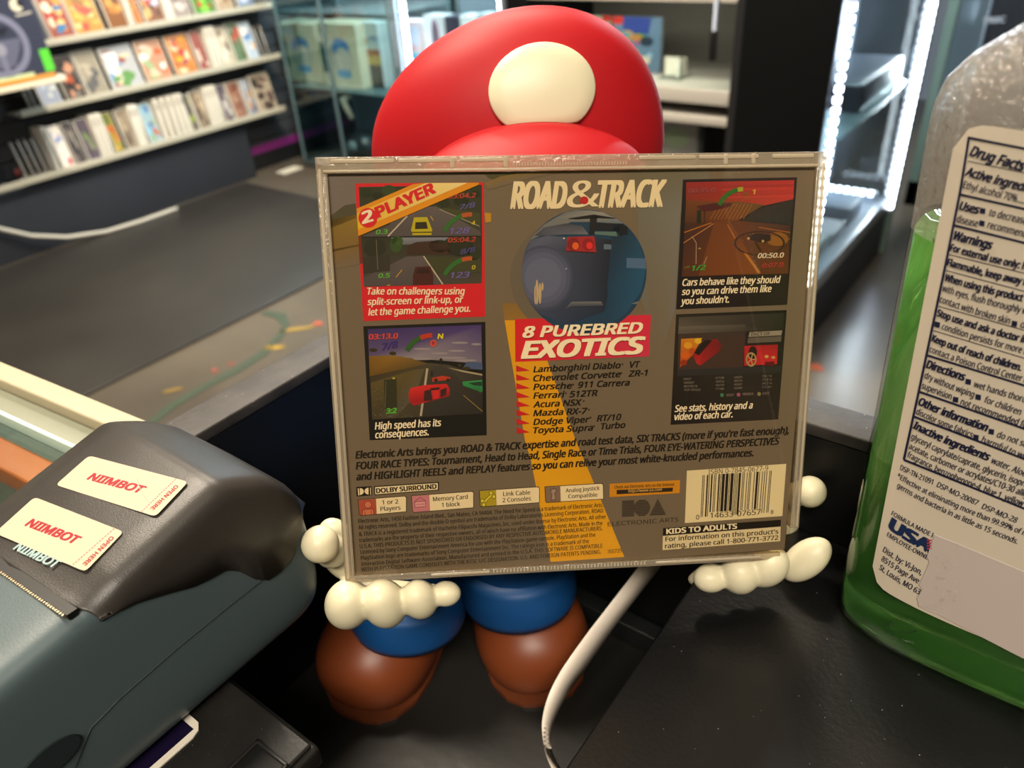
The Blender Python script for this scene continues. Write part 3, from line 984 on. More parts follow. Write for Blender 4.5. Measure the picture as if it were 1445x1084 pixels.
# tail lamps
s.px([B_(570, 540), B_(765, 533), B_(780, 650), B_(560, 640)], '#a02a34', 12)
s.ell(*B_(612, 592), 8.8, 9.4, '#7d2028', 13, 24)
s.ell(*B_(720, 594), 8.4, 9.0, '#8a1f28', 13, 24)
s.ell(*B_(628, 604), 4.6, 5.2, '#d8622c', 14, 16)
s.ell(*B_(730, 602), 4.6, 5.0, '#d83038', 14, 16)
# polished wheel spokes catching light in the printed photo
for x, y, w, h in ((348, 940, 2.2, 24), (370, 950, 2.0, 20), (336, 960, 1.6, 18), (388, 900, 1.5, 8)):
    s.ell(*B_(x, y), w, h * .75, '#b9a890', 14, 14)
s.ell(*B_(560, 770), 1.5, 1.0, '#9aa0b4', 14, 8)
s.ell(*B_(544, 549), 1.4, 1.2, '#c9ccd2', 14, 8)
s.text('8 PUREBRED', E_(197, 288), E_(1060, 255), 15.0, '#f1ead8', 16, .045, .24)
s.text('EXOTICS', E_(190, 438), E_(1075, 402), 23.0, '#f1ead8', 16, .055, .24)
s.build('headline_picture', INK, inlay)

# ---- list of cars with red pointers
s = Art(PC)
cars = [(('Lamborghini Diablo', 272, 543, 905, 512), ('VT', 975, 508, 1048, 505)), (('Chevrolet Corvette', 272, 609, 905, 577), ('ZR-1', 965, 574, 1104, 567)),
        (('Porsche', 272, 671, 552, 660), ('911 Carrera', 598, 656, 972, 638)), (('Ferrari', 272, 735, 498, 725), ('512TR', 535, 724, 738, 714)),
        (('Acura NSX', 272, 799, 622, 782),), (('Mazda RX-7', 272, 862, 664, 844),), (('Dodge Viper', 272, 926, 680, 907), ('RT/10', 735, 900, 910, 888)),
        (('Toyota Supra', 272, 988, 705, 966), ('Turbo', 765, 958, 940, 946))]
for i, row in enumerate(cars):
    for q in row:
        s.text(q[0], E_(q[1], q[2]), E_(q[3], q[4]), 8.4, '#17130f', 6, .028, .22)
    y = 515 + i * 64.3
    s.px([E_(145 + i * .6, y - 22), E_(248, y + 16), E_(147 + i * .6, y + 24)], '#c3202c', 5)
for x, y in ((920, 484), (912, 548), (562, 632), (508, 695), (638, 752), (676, 815), (688, 872), (714, 935)):
    s.ell(*E_(x, y), 1.2, 1.2, '#2a241c', 6, 8)
s.build('car_list', INK, inlay)

# ---- the bold paragraph and small print
s = Art(PC)
s.text('Electronic Arts brings you ROAD & TRACK expertise and road test data, SIX TRACKS (more if you\'re fast enough),', G_(126, 183), H_(1188, 82), 10.0, '#1c1712', 5, .030, .22)
s.text('FOUR RACE TYPES: Tournament, Head to Head, Single Race or Time Trials, FOUR EYE-WATERING PERSPECTIVES', G_(128, 243), H_(1138, 140), 10.0, '#1c1712', 5, .030, .22)
s.text('and HIGHLIGHT REELS and REPLAY features so you can relive your most white-knuckled performances.', G_(131, 303), H_(998, 203), 10.0, '#1c1712', 5, .030, .22)
s.build('description_text', INK, inlay)
s = Art(PC)
legal = [('Electronic Arts, 1450 Fashion Island Blvd., San Mateo, CA 94404. The Need for Speed is a trademark of Electronic Arts.', (506, 738), (851, 715)),
         ('All rights reserved. Dolby and the double-D symbol are trademarks of Dolby Laboratories Licensing Corporation. ROAD', (506, 747), (851, 723)),
         ('& TRACK is a registered trademark of Hachette Filipacchi Magazines, Inc. used under license by Electronic Arts. All other', (507, 756.5), (855, 731.5)),
         ('trademarks are the property of their respective owners, all of which have no affiliation with Electronic Arts. Made in the', (507, 765), (850, 740.5)),
         ('U.S.A. THIS PRODUCTS IS NOT SPONSORED OR ENDORSED BY ANY RESPECTIVE AUTOMOBILE MANUFACTURERS.', (508, 773.5), (850, 748)),
         ('Licensed by Sony Computer Entertainment America for use with the PlayStation game console. PlayStation and the', (509, 781.5), (840, 757)),
         ('PlayStation logo are trademarks of Sony Computer Entertainment Inc. The ratings icon is a trademark of the', (509.5, 790), (831, 766)),
         ('Interactive Digital Software Association. Manufactured and printed in the U.S.A. THIS SOFTWARE IS COMPATIBLE', (510, 798.5), (850, 772.5)),
         ('WITH PLAYSTATION GAME CONSOLES WITH THE NTSC U/C DESIGNATION. U.S. AND FOREIGN PATENTS PENDING.', (510, 806.5), (848, 781))]
for l_, a_, b_ in legal:
    s.text(l_, a_, b_, 5.8, '#2c251c', 5, .012, 0, res=1)
s.text('765725', (857, 781), (877, 779), 5.4, '#3a3022', 5, .01, 0)
s.build('small_print', INK, inlay)

# ---- badges
s = Art(PC)
s.px([G_(127, 340), G_(213, 336), G_(215, 386), G_(130, 392)], '#191512', 4)
s.px([G_(134, 348), G_(142, 347), G_(145, 386), G_(137, 387)], CRM, 5)
for sgn, x0 in ((1, 148), (-1, 196)):
    cx1, cy1 = G_(x0, 365 - (x0 - 148) * .05)
    s.px([(cx1 + sgn * (5.6 * math.cos(math.radians(k))), cy1 + 4.8 * math.sin(math.radians(k))) for k in range(-90, 91, 12)], CRM, 5)
s.px([G_(134, 348), G_(136, 348), G_(139, 387), G_(137, 387)], '#191512', 6)
s.px([G_(204, 343), G_(208, 343), G_(210, 383), G_(206, 384)], CRM, 5)
s.px([G_(226, 336), G_(583, 312), G_(583, 358), G_(228, 385)], '#191512', 4)
s.px([G_(232, 341), G_(577, 318), G_(577, 354), G_(233, 380)], CRM, 5)
s.text('DOLBY SURROUND', G_(240, 373), G_(570, 348), 6.4, '#191512', 6, .04, 0)
s.build('sound_badge', INK, inlay)


def badge(name, corners, split, icon_col, lines, icon):
    s = Art(PC)
    (x0, y0), (x1, y1), (x2, y2), (x3, y3) = corners
    s.px([(x0 - 1, y0 - .8), (x1 - 1.4, y1 - 1), (x1 + .2, y1 + .2), (x1 + .9, y1 + 2), (x2 + .9, y2 + .8), (x3 + 1.4, y3 + 1), (x3 - .2, y3 - .2), (x3 - .9, y3 - 2)], '#3a2f26', 4)
    s.px([(x0, y0), (x1 - 2.2, y1), (x1 - .4, y1 + 1), (x1, y1 + 2.4), (x2, y2), (x3 + 2.4, y3), (x3 + .6, y3 - .8), (x3, y3 - 2.4)], CRM, 5)
    k = split
    s.px([(x0, y0), (x0 + (x1 - x0) * k, y0 + (y1 - y0) * k), (x3 + (x2 - x3) * k, y3 + (y2 - y3) * k), (x3 + 2.4, y3), (x3 + .6, y3 - .8), (x3, y3 - 2.4)], icon_col, 6)
    for txt, a_, b_, cap in lines:
        s.text(txt, a_, b_, cap, '#201a15', 7, .012, 0)
    icon(s)
    return s.build(name, INK, inlay)


def icon_player(s):
    s.ell(*G_(193, 436), 5.4, 5.2, '#7a3a30', 7, 20); s.ell(*G_(193, 436), 4.6, 4.4, '#c8745c', 8, 20)
    s.px([G_(160, 494), G_(160, 468), G_(176, 460), G_(212, 458), G_(226, 464), G_(228, 490)], '#7a3a30', 7)
    s.px([G_(164, 494), G_(164, 470), G_(178, 464), G_(210, 462), G_(222, 466), G_(224, 490)], '#c8745c', 8)
    s.line([G_(176, 472), G_(177, 494)], .8, '#7a3a30', 9); s.line([G_(210, 470), G_(212, 491)], .8, '#7a3a30', 9)


def icon_card(s):
    s.line([G_(450, 420), G_(480, 396), G_(510, 416)], .9, '#8a4a5c', 7)
    s.px([G_(448, 420), G_(510, 415), G_(512, 448), G_(450, 454)], '#8a4a5c', 7)
    s.px([G_(452, 423), G_(507, 418), G_(509, 445), G_(453, 450)], '#d49aa8', 8)
    s.line([G_(458, 436), G_(504, 432)], .7, '#8a4a5c', 9)


def icon_cable(s):
    s.line([G_(822, 432), G_(884, 372)], 4.4, '#6d6516', 7); s.line([G_(824, 430), G_(882, 374)], 2.8, '#cfc23a', 8)
    for x, y in ((822, 415), (830, 436), (870, 372), (886, 392)):
        s.ell(*G_(x, y), 3.2, 3.2, '#6d6516', 8, 12); s.ell(*G_(x, y), 2.2, 2.2, '#d6ca45', 9, 12)


def icon_stick(s):
    s.px([G_(1200, 350), G_(1228, 346), G_(1232, 362), G_(1222, 376), G_(1230, 410), G_(1198, 414), G_(1204, 378), G_(1196, 366)], '#5a4a44', 7)
    s.px([G_(1204, 354), G_(1225, 350), G_(1227, 362), G_(1218, 374), G_(1225, 406), G_(1203, 409), G_(1208, 378), G_(1200, 366)], '#a08c84', 8)


badge('player_badge', (G_(140, 412), G_(402, 392), G_(402, 474), G_(146, 496)), .37, '#a8503f',
      (('1 or 2', G_(272, 436), G_(360, 430), 6), ('Players', G_(263, 472), G_(372, 464), 6)), icon_player)
badge('memory_badge', (G_(434, 390), G_(772, 366), G_(772, 452), G_(440, 478)), .285, '#c07c90',
      (('Memory Card', G_(552, 418), G_(742, 404), 6), ('1 block', G_(600, 450), G_(700, 443), 6)), icon_card)
badge('cable_badge', (G_(808, 362), G_(1135, 341), G_(1135, 424), G_(812, 447)), .275, '#a89a28',
      (('Link Cable', G_(938, 390), G_(1086, 380), 6), ('2 Consoles', G_(934, 424), G_(1090, 413), 6)), icon_cable)
badge('joystick_badge', (G_(1169, 340), H_(192, 352), H_(194, 432), G_(1172, 424)), .26, '#7d6a62',
      (('Analog Joystick', G_(1282, 370), H_(174, 384), 5.6), ('Compatible', G_(1296, 402), H_(162, 420), 5.6)), icon_stick)
s = Art(PC)
s.px([H_(228, 352), H_(606, 332), H_(604, 402), H_(228, 424)], '#c98a20', 5)
s.px([H_(266, 385), H_(568, 372), H_(566, 393), H_(266, 408)], '#2b2118', 6)
s.text('Check out Electronic Arts on the Internet.', H_(254, 378), H_(578, 362), 4.4, '#3b2a12', 7, .015, 0, res=1)
s.text('http://www.ea.com', H_(328, 398), H_(508, 388), 4.0, '#cfae70', 8, .015, .15, res=1)
s.build('internet_badge', INK, inlay)
# publisher mark: striped square, disc and triangle, with its name
s = Art(PC)
for i in range(11):
    f0 = i / 11
    y0 = 443 + i * 8
    h = 5.2
    def yy(x, y): return H_(x, y - (x - 295) * .045)
    s.px([yy(295, y0), yy(360, y0), yy(360, y0 + h), yy(295, y0 + h)], '#332e2a', 5)
    t_ = (i - 5) / 5.6
    hw = 44 * math.sqrt(max(0, 1 - t_ * t_))
    s.px([yy(402 - hw, y0), yy(402 + hw, y0), yy(402 + hw, y0 + h), yy(402 - hw, y0 + h)], '#332e2a', 5)
    s.px([yy(485 - 44 * f0, y0), yy(485 + 44 * f0 + 4, y0), yy(485 + 44 * f0 + 6, y0 + h), yy(485 - 44 * f0 - 2, y0 + h)], '#332e2a', 5)
s.text('ELECTRONIC ARTS', H_(218, 580), H_(598, 554), 6.0, '#352e27', 5, -.004, 0)
s.build('publisher_mark', INK, inlay)
# barcode
s = Art(PC)
s.px([H_(643, 282), H_(1176, 245), H_(1155, 525), H_(632, 563)], '#ddd3b4', 4)
s.text('ISBN 0-7845-0677-9', H_(758, 302), H_(1078, 280), 7.0, '#2a2420', 6, .005, 0)
code = '101' + '0001101' + '0011001' + '0100011' + '0101111' + '0111101' + '0111101' + '01010' + '1110010' + '1000100' + '1010000' + '1001110' + '1000100' + '1001000' + '101'
def bc(t, v):      # t across, v down the code
    xa, ya, xb, yb = 727 + (1098 - 727) * t, 306 - 24 * t, 716 + (1080 - 716) * t, 530 - 24 * t
    return H_(xa + (xb - xa) * v, ya + (yb - ya) * v)
n_ = len(code)
i = 0
while i < n_:
    if code[i] == '1':
        j = i
        while j < n_ and code[j] == '1': j += 1
        end = 1.0 if (i < 10 or i > n_ - 11 or abs(i - n_ / 2) < 4) else .90
        s.px([bc(i / n_, 0), bc(j / n_, 0), bc(j / n_, end), bc(i / n_, end)], '#241f20', 5)
        i = j
    else:
        i += 1
s.text('0', H_(692, 544), H_(708, 543), 6.6, '#2a2420', 6, .01, 0)
s.text('14633', H_(768, 536), H_(890, 527), 7.6, '#2a2420', 6, .01, 0)
s.text('07657', H_(912, 526), H_(1038, 516), 7.6, '#2a2420', 6, .01, 0)
s.text('8', H_(1092, 514), H_(1106, 513), 5.6, '#2a2420', 6, .01, 0)
s.build('barcode_label', INK, inlay)
s = Art(PC)
s.px([H_(516, 590), H_(1148, 545), H_(1146, 580), H_(514, 632)], '#1a1716', 4)
s.px([H_(514, 632), H_(1146, 582), H_(1143, 660), H_(512, 708)], '#d8ceb2', 4)
s.text('KIDS TO ADULTS', H_(534, 621), H_(910, 592), 7.2, '#ece4d0', 5, .04, 0)
s.text("For information on this product's", H_(528, 661), H_(1132, 619), 6.4, '#1c1815', 5, .02, 0)
s.text('rating, please call 1-800-771-3772', H_(526, 698), H_(1132, 652), 6.4, '#1c1815', 5, .02, 0)
s.build('rating_label', INK, inlay)

# ================================================================== THE TOY FIGURE THAT HOLDS THE CASE
RUBBER_RED = mat('matte_red_vinyl', '#a61319', 0.52, spec=0.25, sss=0.0)
VINYL_CREAM = mat('cream_vinyl', '#d9cfae', 0.38, spec=0.4)
VINYL_BLUE = mat('blue_vinyl', '#0d467f', 0.5)
VINYL_BROWN = mat('brown_vinyl', '#76391b', 0.42)
AX = (SIDE, HEAD, Vector((0, 0, 1)))
fig = empty('toy_figure_holder', at_d(650, 960, .25) * 0 + Vector((-0.175, 0.155, WF)),
            'toy figure holder in a red cap with cream hands holding up the disc case', 'toy figure')


def scale_at(d):
    """metres per pixel at heading distance d near the frame centre line"""
    return d


# cap: a soft puffed crown leaning to one side
DC = .287
cc = at_d(731, 214, DC)
mpp = (at_d(936, 214, DC) - at_d(526, 214, DC)).length / 410
RX, RZ = 205 * mpp, 184 * mpp
mb = MB()
def crown(q):
    t = max(0.0, q.z) / RZ
    q.x += 0.155 * q.z * t + 0.012 * 0
    q.x += -0.05 * RX * math.exp(-((q.z / RZ - .35) / .25) ** 2) * (1 if q.x < 0 else 0) * 0
    if q.z < 0:
        q.z *= 0.45
    return q
mb.ball(cc, (RX, RX * .60, RZ), RUBBER_RED, AX, 64, crown)
cap = mb.build('cap', None, fig)
# visor
mb = MB()
vc = at_d(750, 232, .250)
def visor(q):
    q.z += -0.004 * (q.x / (RX * .7)) ** 2 - 0.25 * max(0, -q.y)
    return q
mb.ball(vc, (RX * .70, .027, .0125), RUBBER_RED, AX, 48, visor)
mb.build('cap_visor', None, cap)
# plain cream roundel sitting on the front of the crown
rc = at_d(766, 131, DC - .028)
rad = 74 * mpp * (DC - .028) / DC
mb = MB()
front, back = [], []
def crown_front(x, z):
    """front surface of the crown (metres along HEAD from the crown centre) at local x, z"""
    t = max(0.0, z) / RZ
    xx = x - 0.155 * z * t
    k = 1 - (xx / RX) ** 2 - (z / RZ) ** 2
    return -RX * .60 * math.sqrt(max(0.02, k))
import itertools
N = 56
rx0, rz0 = (rc - cc).dot(SIDE), (rc - cc).z
outline = []
for k in range(N):
    a = 2 * math.pi * k / N
    x, z = rad * .995 * math.cos(a), rad * .76 * math.sin(a)
    z = max(z, -rad * (.60 - .06 * (x / rad) ** 2))
    outline.append((x, z))
mb2 = MB()
rings = []
for f, h in ((1.0, .0000), (1.0, .0016), (.97, .0024), (.70, .0026), (.35, .0026), (.02, .0026)):
    ring = []
    for x, z in outline:
        x, z = x * f, z * f
        y = crown_front(rx0 + x, rz0 + z)
        # lie on the tilted front: approximate surface point pushed outward
        n = Vector((0, -1, .45)).normalized()
        p = Vector((rx0 + x, y, rz0 + z)) + n * h
        ring.append(cc + SIDE * p.x + HEAD * p.y + Vector((0, 0, p.z)))
    rings.append(ring)
mb2.loft(rings, VINYL_CREAM)
mb2.build('cap_roundel', VINYL_CREAM, cap)

# plain head, body and arms behind the case
def cap_chain(mb, pts, rad, m=None, n=16):
    """rounded sausage through points with a radius at each"""
    fine, rr = [], []
    for i in range(len(pts) - 1):
        for k in range(6):
            t = k / 6
            fine.append(pts[i].lerp(pts[i + 1], t)); rr.append(rad[i] * (1 - t) + rad[i + 1] * t)
    fine.append(pts[-1]); rr.append(rad[-1])
    mb.tube(fine, rr, m, n)
    for p, r in ((fine[0], rr[0]), (fine[-1], rr[-1])):
        mb.ball(p, r, m, None, 16)
    for p, r in list(zip(fine, rr))[6:-1:6]:
        mb.ball(p, r * 1.0, m, None, 16)


def F(r, f, z):
    """figure coordinates: r to the viewer's right, f away from the viewer (heading distance), z up from floor"""
    return SIDE * r + HEAD * f + Vector((0, 0, z))


mb = MB()
mb.ball(cc - Vector((0, 0, .026)) + HEAD * .004, (RX * .86, RX * .72, .040), mat('tan_vinyl', '#b98a63', 0.5), AX, 32)
mb.build('head', None, fig)
mb = MB()
bodyc = F(-.012, .272, 1.035)
mb.ball(bodyc, (.036, .028, .055), None, AX, 32)
mb.ball(F(-.024, .274, .990), (.042, .030, .034), None, AX, 32)
cap_chain(mb, [F(-.004, .270, 1.060), F(.004, .268, 1.110)], [.026, .024])
cap_chain(mb, [F(-.026, .268, 1.066), at_d(560, 690, .245), at_d(560, 760, .228)], [.013, .010, .008])
cap_chain(mb, [F(.026, .268, 1.062), at_d(1020, 660, .252), at_d(1050, 740, .232)], [.013, .010, .008])
# legs joined to the body
lb = at_z(572, 917, .944) + HEAD * .021 + Vector((0, 0, .008))
lt = lb + Vector((0, 0, .045)) + HEAD * .012 + SIDE * .004
rb = at_z(735, 884, .950) + HEAD * .021 + Vector((0, 0, .008))
rt = rb + Vector((0, 0, .045)) + HEAD * .012
cap_chain(mb, [F(-.036, .262, 1.005), lt, lb], [.023, .020, .020])
cap_chain(mb, [F(-.010, .262, 1.005), rt, rb], [.023, .021, .021])
body = mb.build('body', VINYL_BLUE, fig)
remesh(body, .0016, 8)

# turned-up trouser hems
def hem(c, axis, r, h):
    ax = Vector(axis).normalized()
    u = ax.orthogonal().normalized(); w = ax.cross(u)
    rings = []
    for rr, hh in ((r * .80, -h * .5), (r * .97, -h * .52), (r * 1.04, -h * .3), (r * 1.05, 0), (r * 1.03, h * .35), (r * .98, h * .5), (r * .80, h * .55)):
        rings.append([c + ax * hh + (u * math.cos(2 * math.pi * k / 36) + w * math.sin(2 * math.pi * k / 36)) * rr for k in range(36)])
    return MB().loft(rings, VINYL_BLUE)
hem(lb + Vector((0, 0, -.004)), (lt - lb) + Vector((0, 0, .01)), .0245, .018).build('trouser_hem', None, fig)
hem(rb + Vector((0, 0, -.003)), (rt - rb) + Vector((0, 0, .01)), .0245, .020).build('trouser_hem', None, fig)


def shoe(toe_px, ax, L, w):
    T = at_z(toe_px[0], toe_px[1], WF + .001)
    ax = Vector(ax).normalized()
    side = Vector((0, 0, 1)).cross(ax).normalized()
    c = T - ax * (.60 * L)
    mb = MB()
    rings = []
    n = 28
    prof = [(-.62, .30, .30), (-.58, .52, .55), (-.45, .70, .78), (-.2, .78, .90), (.1, .92, 1.0), (.32, 1.02, 1.02), (.5, .98, .92), (.63, .78, .70), (.70, .50, .45), (.725, .2, .2)]
    for s_, ww, hh in prof:
        ring = []
        for k in range(n):
            a = 2 * math.pi * k / n
            y, z = math.cos(a) * ww * w, math.sin(a) * hh * w * .95
            if z < -.62 * w * min(1, hh + .1):
                z = -.62 * w * min(1, hh + .1)
            ring.append(c + ax * (s_ * L) + side * y + Vector((0, 0, z + .62 * w)))
        rings.append(ring)
    mb.loft(rings, VINYL_BROWN)
    o = mb.build('shoe', None, fig)
    sub = o.modifiers.new('round', 'SUBSURF'); sub.levels = 1; sub.render_levels = 2
    # thin sole following the outline
    mb = MB()
    out = []
    fine = [(prof[i][0] + (prof[i + 1][0] - prof[i][0]) * k / 5, prof[i][1] + (prof[i + 1][1] - prof[i][1]) * k / 5) for i in range(len(prof) - 1) for k in range(5)]
    for s_, ww in fine:
        out.append((s_ * L * .985, ww * w * .88))
    ring = [c + ax * a + side * b for a, b in out] + [c + ax * a - side * b for a, b in out[::-1]]
    for p in ring: p.z = WF + .0002
    mb.prism(ring, (0, 0, .0022), mat('brown_sole', '#5f2f17', 0.45))
    so = mb.build('sole', None, o)
    return o


shoe((512, 992), -HEAD - SIDE * .45, .078, .0265)
shoe((768, 970), -HEAD + SIDE * .22, .078, .0260)

# ---------- hands: cream, four fingers curled under and in front of the case, a thumb at the outer side
P = at_d
def egg(mb, px, py, d, rx, ry, rz=None, ang=0.0, tilt=.45):
    """rounded finger end: rx, ry in photo pixels, turned by ang degrees in the picture, its underside running back"""
    c = at_d(px, py, d)
    m = (at_d(px + 1, py, d) - c).length
    up = (Vector((0, 0, 1)) * (1 - tilt) - HEAD * tilt).normalized()
    a = math.radians(ang)
    u = (SIDE * math.cos(a) + up * math.sin(a)).normalized()
    v = (up * math.cos(a) - SIDE * math.sin(a)).normalized()
    w = u.cross(v).normalized()
    mb.ball(c, (rx * m, ry * m, (rz or min(rx, ry)) * m), None, (u, v, w), 32)


hm = MB()
egg(hm, 480, 776, .194, 30, 58, 24, 6, .0)                  # side of the palm
egg(hm, 452, 768, .181, 27, 30)                          # thumb
egg(hm, 468, 778, .188, 24, 28)
cap_chain(hm, [P(490, 838, .186), P(560, 838, .186), P(622, 838, .186)], [.0050, .0046, .0030])
egg(hm, 491, 853, .1655, 33, 45, 33, -14, .25)
egg(hm, 543, 852, .1650, 31, 46, 32, 6, .25)
egg(hm, 592, 846, .1660, 26, 36, 26, 6, .25)
egg(hm, 629, 838, .1675, 22, 18.5, 18)
h = hm.build('hand', VINYL_CREAM, fig)
remesh(h, .0006, 8)
hm = MB()
egg(hm, 1098, 745, .212, 26, 56, 24, -6, .0)
egg(hm, 1143, 694, .200, 22, 24, 22, 20)                 # thumb
egg(hm, 1122, 698, .206, 20, 17)
egg(hm, 1045, 806, .194, 74, 17, 22, 10, .1)
egg(hm, 1003, 816, .176, 25, 20, 20, -10)
egg(hm, 1044, 811, .1755, 27, 31, 26, 10, .2)
egg(hm, 1081, 799, .1765, 29, 36, 27, -25, .2)
egg(hm, 1137, 790, .183, 24, 42, 24, -38, .05)
h = hm.build('hand', VINYL_CREAM, fig)
remesh(h, .0006, 8)

# ---------- strip of label backing paper hanging out behind the case
ROWS = [((905, 795), (936, 795), .224), ((849.5, 867), (880, 867), .212), ((824, 900.5), (852, 906), .205), ((793, 945), (821.5, 951), .196), ((774, 982), (799, 982), .188),
        ((765, 1018), (782, 1018), .181), ((767, 1049), (777, 1049), .174), ((775, 1077), (785, 1074), .167), ((790, 1100), (801, 1097), .160), ((812, 1125), (824, 1120), .152)]
A, B = [], []
for l_, r_, d_ in ROWS:
    A.append(at_d(*l_, d_)); B.append(at_d(*r_, d_ + .004))
def smooth(pts, m=5):
    out = []
    for i in range(len(pts) - 1):
        p0, p1, p2, p3 = pts[max(i - 1, 0)], pts[i], pts[i + 1], pts[min(i + 2, len(pts) - 1)]
        for k in range(m):
            t = k / m
            out.append(0.5 * ((2 * p1) + (p2 - p0) * t + (2 * p0 - 5 * p1 + 4 * p2 - p3) * t * t + (3 * p1 - p0 - 3 * p2 + p3) * t ** 3))
    return out + [pts[-1]]
A, B = smooth(A), smooth(B)
rings = []
for a, b in zip(A, B):
    n = HEAD * .00018
    rings.append([a - n, b - n, b + n, a + n])
mb = MB()
mb.loft(rings, mat('backing_paper', '#cfc3b4', 0.45))
tag(mb.build('paper_strip'), 'narrow strip of whitish backing paper curling down from behind the disc case', 'paper strip')

# ================================================================== LABEL PRINTER AND WHAT LIES UNDER IT
tray = empty('plastic_tray', (-0.18, 0.03, WF), 'black plastic tray with a recessed slot, under the grey label printer', 'tray')
TRAY = mat('black_tray_plastic', '#1b1a19', 0.36, noise=(60, '#2d2b28', .5), specks=(700, '#8a857b', 0.05), bump=(300, .12))
TT = 1.008
mb = MB()
mb.box((-0.2315, -0.12, TT - .010), (-0.1315, 0.0655, TT - .0015), TRAY, 0.0018)
mb.box((-0.2310, -0.12, TT - .0018), (-0.1330, 0.0640, TT), TRAY, 0.0008)
top = mb.build('tray_top', None, tray)
MB().box((-0.2315, -0.12, WF), (-0.2050, 0.060, TT - .010), TRAY).build('tray_foot', None, tray)
# recessed slot beside the printer
r0, r1, r2 = at_z(365, 1053, TT), at_z(406, 1077, TT), at_z(330, 1084, TT)
mb = MB()
x0, x1, y1 = min(r0.x, r2.x), r1.x, r0.y
rim = .0012
for lo, hi in (((x0 - rim, -.05, TT), (x0, y1 + rim, TT + .0009)), ((x1, -.05, TT), (x1 + rim, y1 + rim, TT + .0009)), ((x0 - rim, y1, TT), (x1 + rim, y1 + rim, TT + .0009))):
    mb.box(lo, hi, TRAY, .0004)
mb.box((x0, -.05, TT), (x1, y1, TT + .0003), mat('slot_floor', '#050505', .5))
mb.build('slot', None, tray)
# white-edged card between tray and printer
q = [at_z(276, 1016, TT + .0006), at_z(284, 1020, TT + .0006), at_z(288, 1027, TT + .0006), at_z(285, 1034, TT + .0006)]
cd = empty('loyalty_card', q[0], 'dark violet card with a white edge sticking out from under the label printer', 'card')
xr, yt = q[2].x, q[0].y
mb = MB()
pts = [(xr - .045, yt - .07), (xr, yt - .07), (xr, yt - .004), (xr - .0008, yt - .0015), (xr - .003, yt), (xr - .045, yt)]
mb.prism([(a, b, TT + .0001) for a, b in pts], (0, 0, .0005), mat('card_white', '#d8cfc0', .4))
mb.build('card_sheet', None, cd)
mb = MB()
mb.prism([(xr - .043, yt - .07, TT + .0006), (xr - .0022, yt - .07, TT + .0006), (xr - .0022, yt - .0022, TT + .0006), (xr - .043, yt - .0022, TT + .0006)], (0, 0, .0001), mat('card_violet', '#120a26', .35))
mb.build('card_panel', None, cd)

PB = TT + .0012
prn = empty('label_printer', (-0.198, 0.03, PB), 'grey blue label printer with a black lid carrying two white stickers', 'label printer')
GREY = mat('grey_blue_plastic', '#4b585b', 0.36, bump=(2200, 0.05))
LID = mat('charcoal_lid_plastic', '#35312d', 0.38, bump=(2500, 0.10))
XL, XR = -0.2305, -0.1655
def sec(zt, zb=PB, ins=0.0, xr=XR):
    l, r = XL + ins, xr - ins
    return [(l + .004, zb), (l, zb + .006), (l, zt - .012), (l + .0015, zt - .006), (l + .005, zt - .002), (l + .014, zt),
            ((l + r) / 2, zt + .0004), (r - .012, zt), (r - .0055, zt - .0005), (r - .0024, zt - .0018), (r - .0007, zt - .0040), (r, zt - .0068), (r, (zt + zb) / 2 - .004), (r - .0008, zb + .008), (r - .003, zb + .002), (r - .006, zb)]
YS = [(-.13, 1.060), (-.06, 1.063), (.0, 1.0655), (.014, 1.0665), (.022, 1.0675), (.030, 1.0685), (.035, 1.0692), (.039, 1.070), (.047, 1.0719), (.055, 1.0738), (.062, 1.0753), (.068, 1.0766), (.073, 1.0777), (.077, 1.0785)]
END = [(.0785, 1.0786, 0, PB), (.0805, 1.0780, 0, PB), (.084, 1.0762, 0, PB), (.089, 1.0733, 0, PB), (.095, 1.0680, .0003, PB + .0004), (.100, 1.0610, .0012, PB + .002), (.1030, 1.0540, .0035, PB + .006), (.1042, 1.0480, .008, PB + .012)]
def ztop(y):
    for (a, za), (b, zb_) in zip(YS, YS[1:]):
        if a <= y <= b:
            return za + (zb_ - za) * (y - a) / (b - a)
    return YS[-1][1]
mb = MB()
mb.loft([[(x, y, z) for x, z in sec(zt)] for y, zt in YS] + [[(x, y, z) for x, z in sec(zt, zb, ins)] for y, zt, ins, zb in END], GREY)
hsg = mb.build('housing', None, prn)
sb = hsg.modifiers.new('round', 'SUBSURF'); sb.levels = 1; sb.render_levels = 2
# faint seams along the side and the oval catch near the front
mb = MB()
pts = [at_x(x, y, XR + .0001) for x, y in ((395, 800), (330, 850), (250, 915), (170, 985), (128, 1028), (105, 1084))]
mb.tube(pts, .00013, mat('seam_dark', '#353f41', .5), 6)  # seam drawn as a thin dark grey line
pts = [at_x(x, y, XR - .0001) for x, y in ((312, 708), (250, 765), (180, 828), (128, 872), (60, 925), (0, 976))]
mb.build('seam', None, prn)
o_ = at_x(70, 1072, XR + .0002)
mb = MB()
ring = [(o_.x, o_.y + .0075 * math.cos(2 * math.pi * k / 28), o_.z + .0042 * math.sin(2 * math.pi * k / 28)) for k in range(28)]
mb.prism(ring, (.0006, 0, 0), mat('catch_dark', '#232a2c', .3))
mb.build('catch', None, prn)

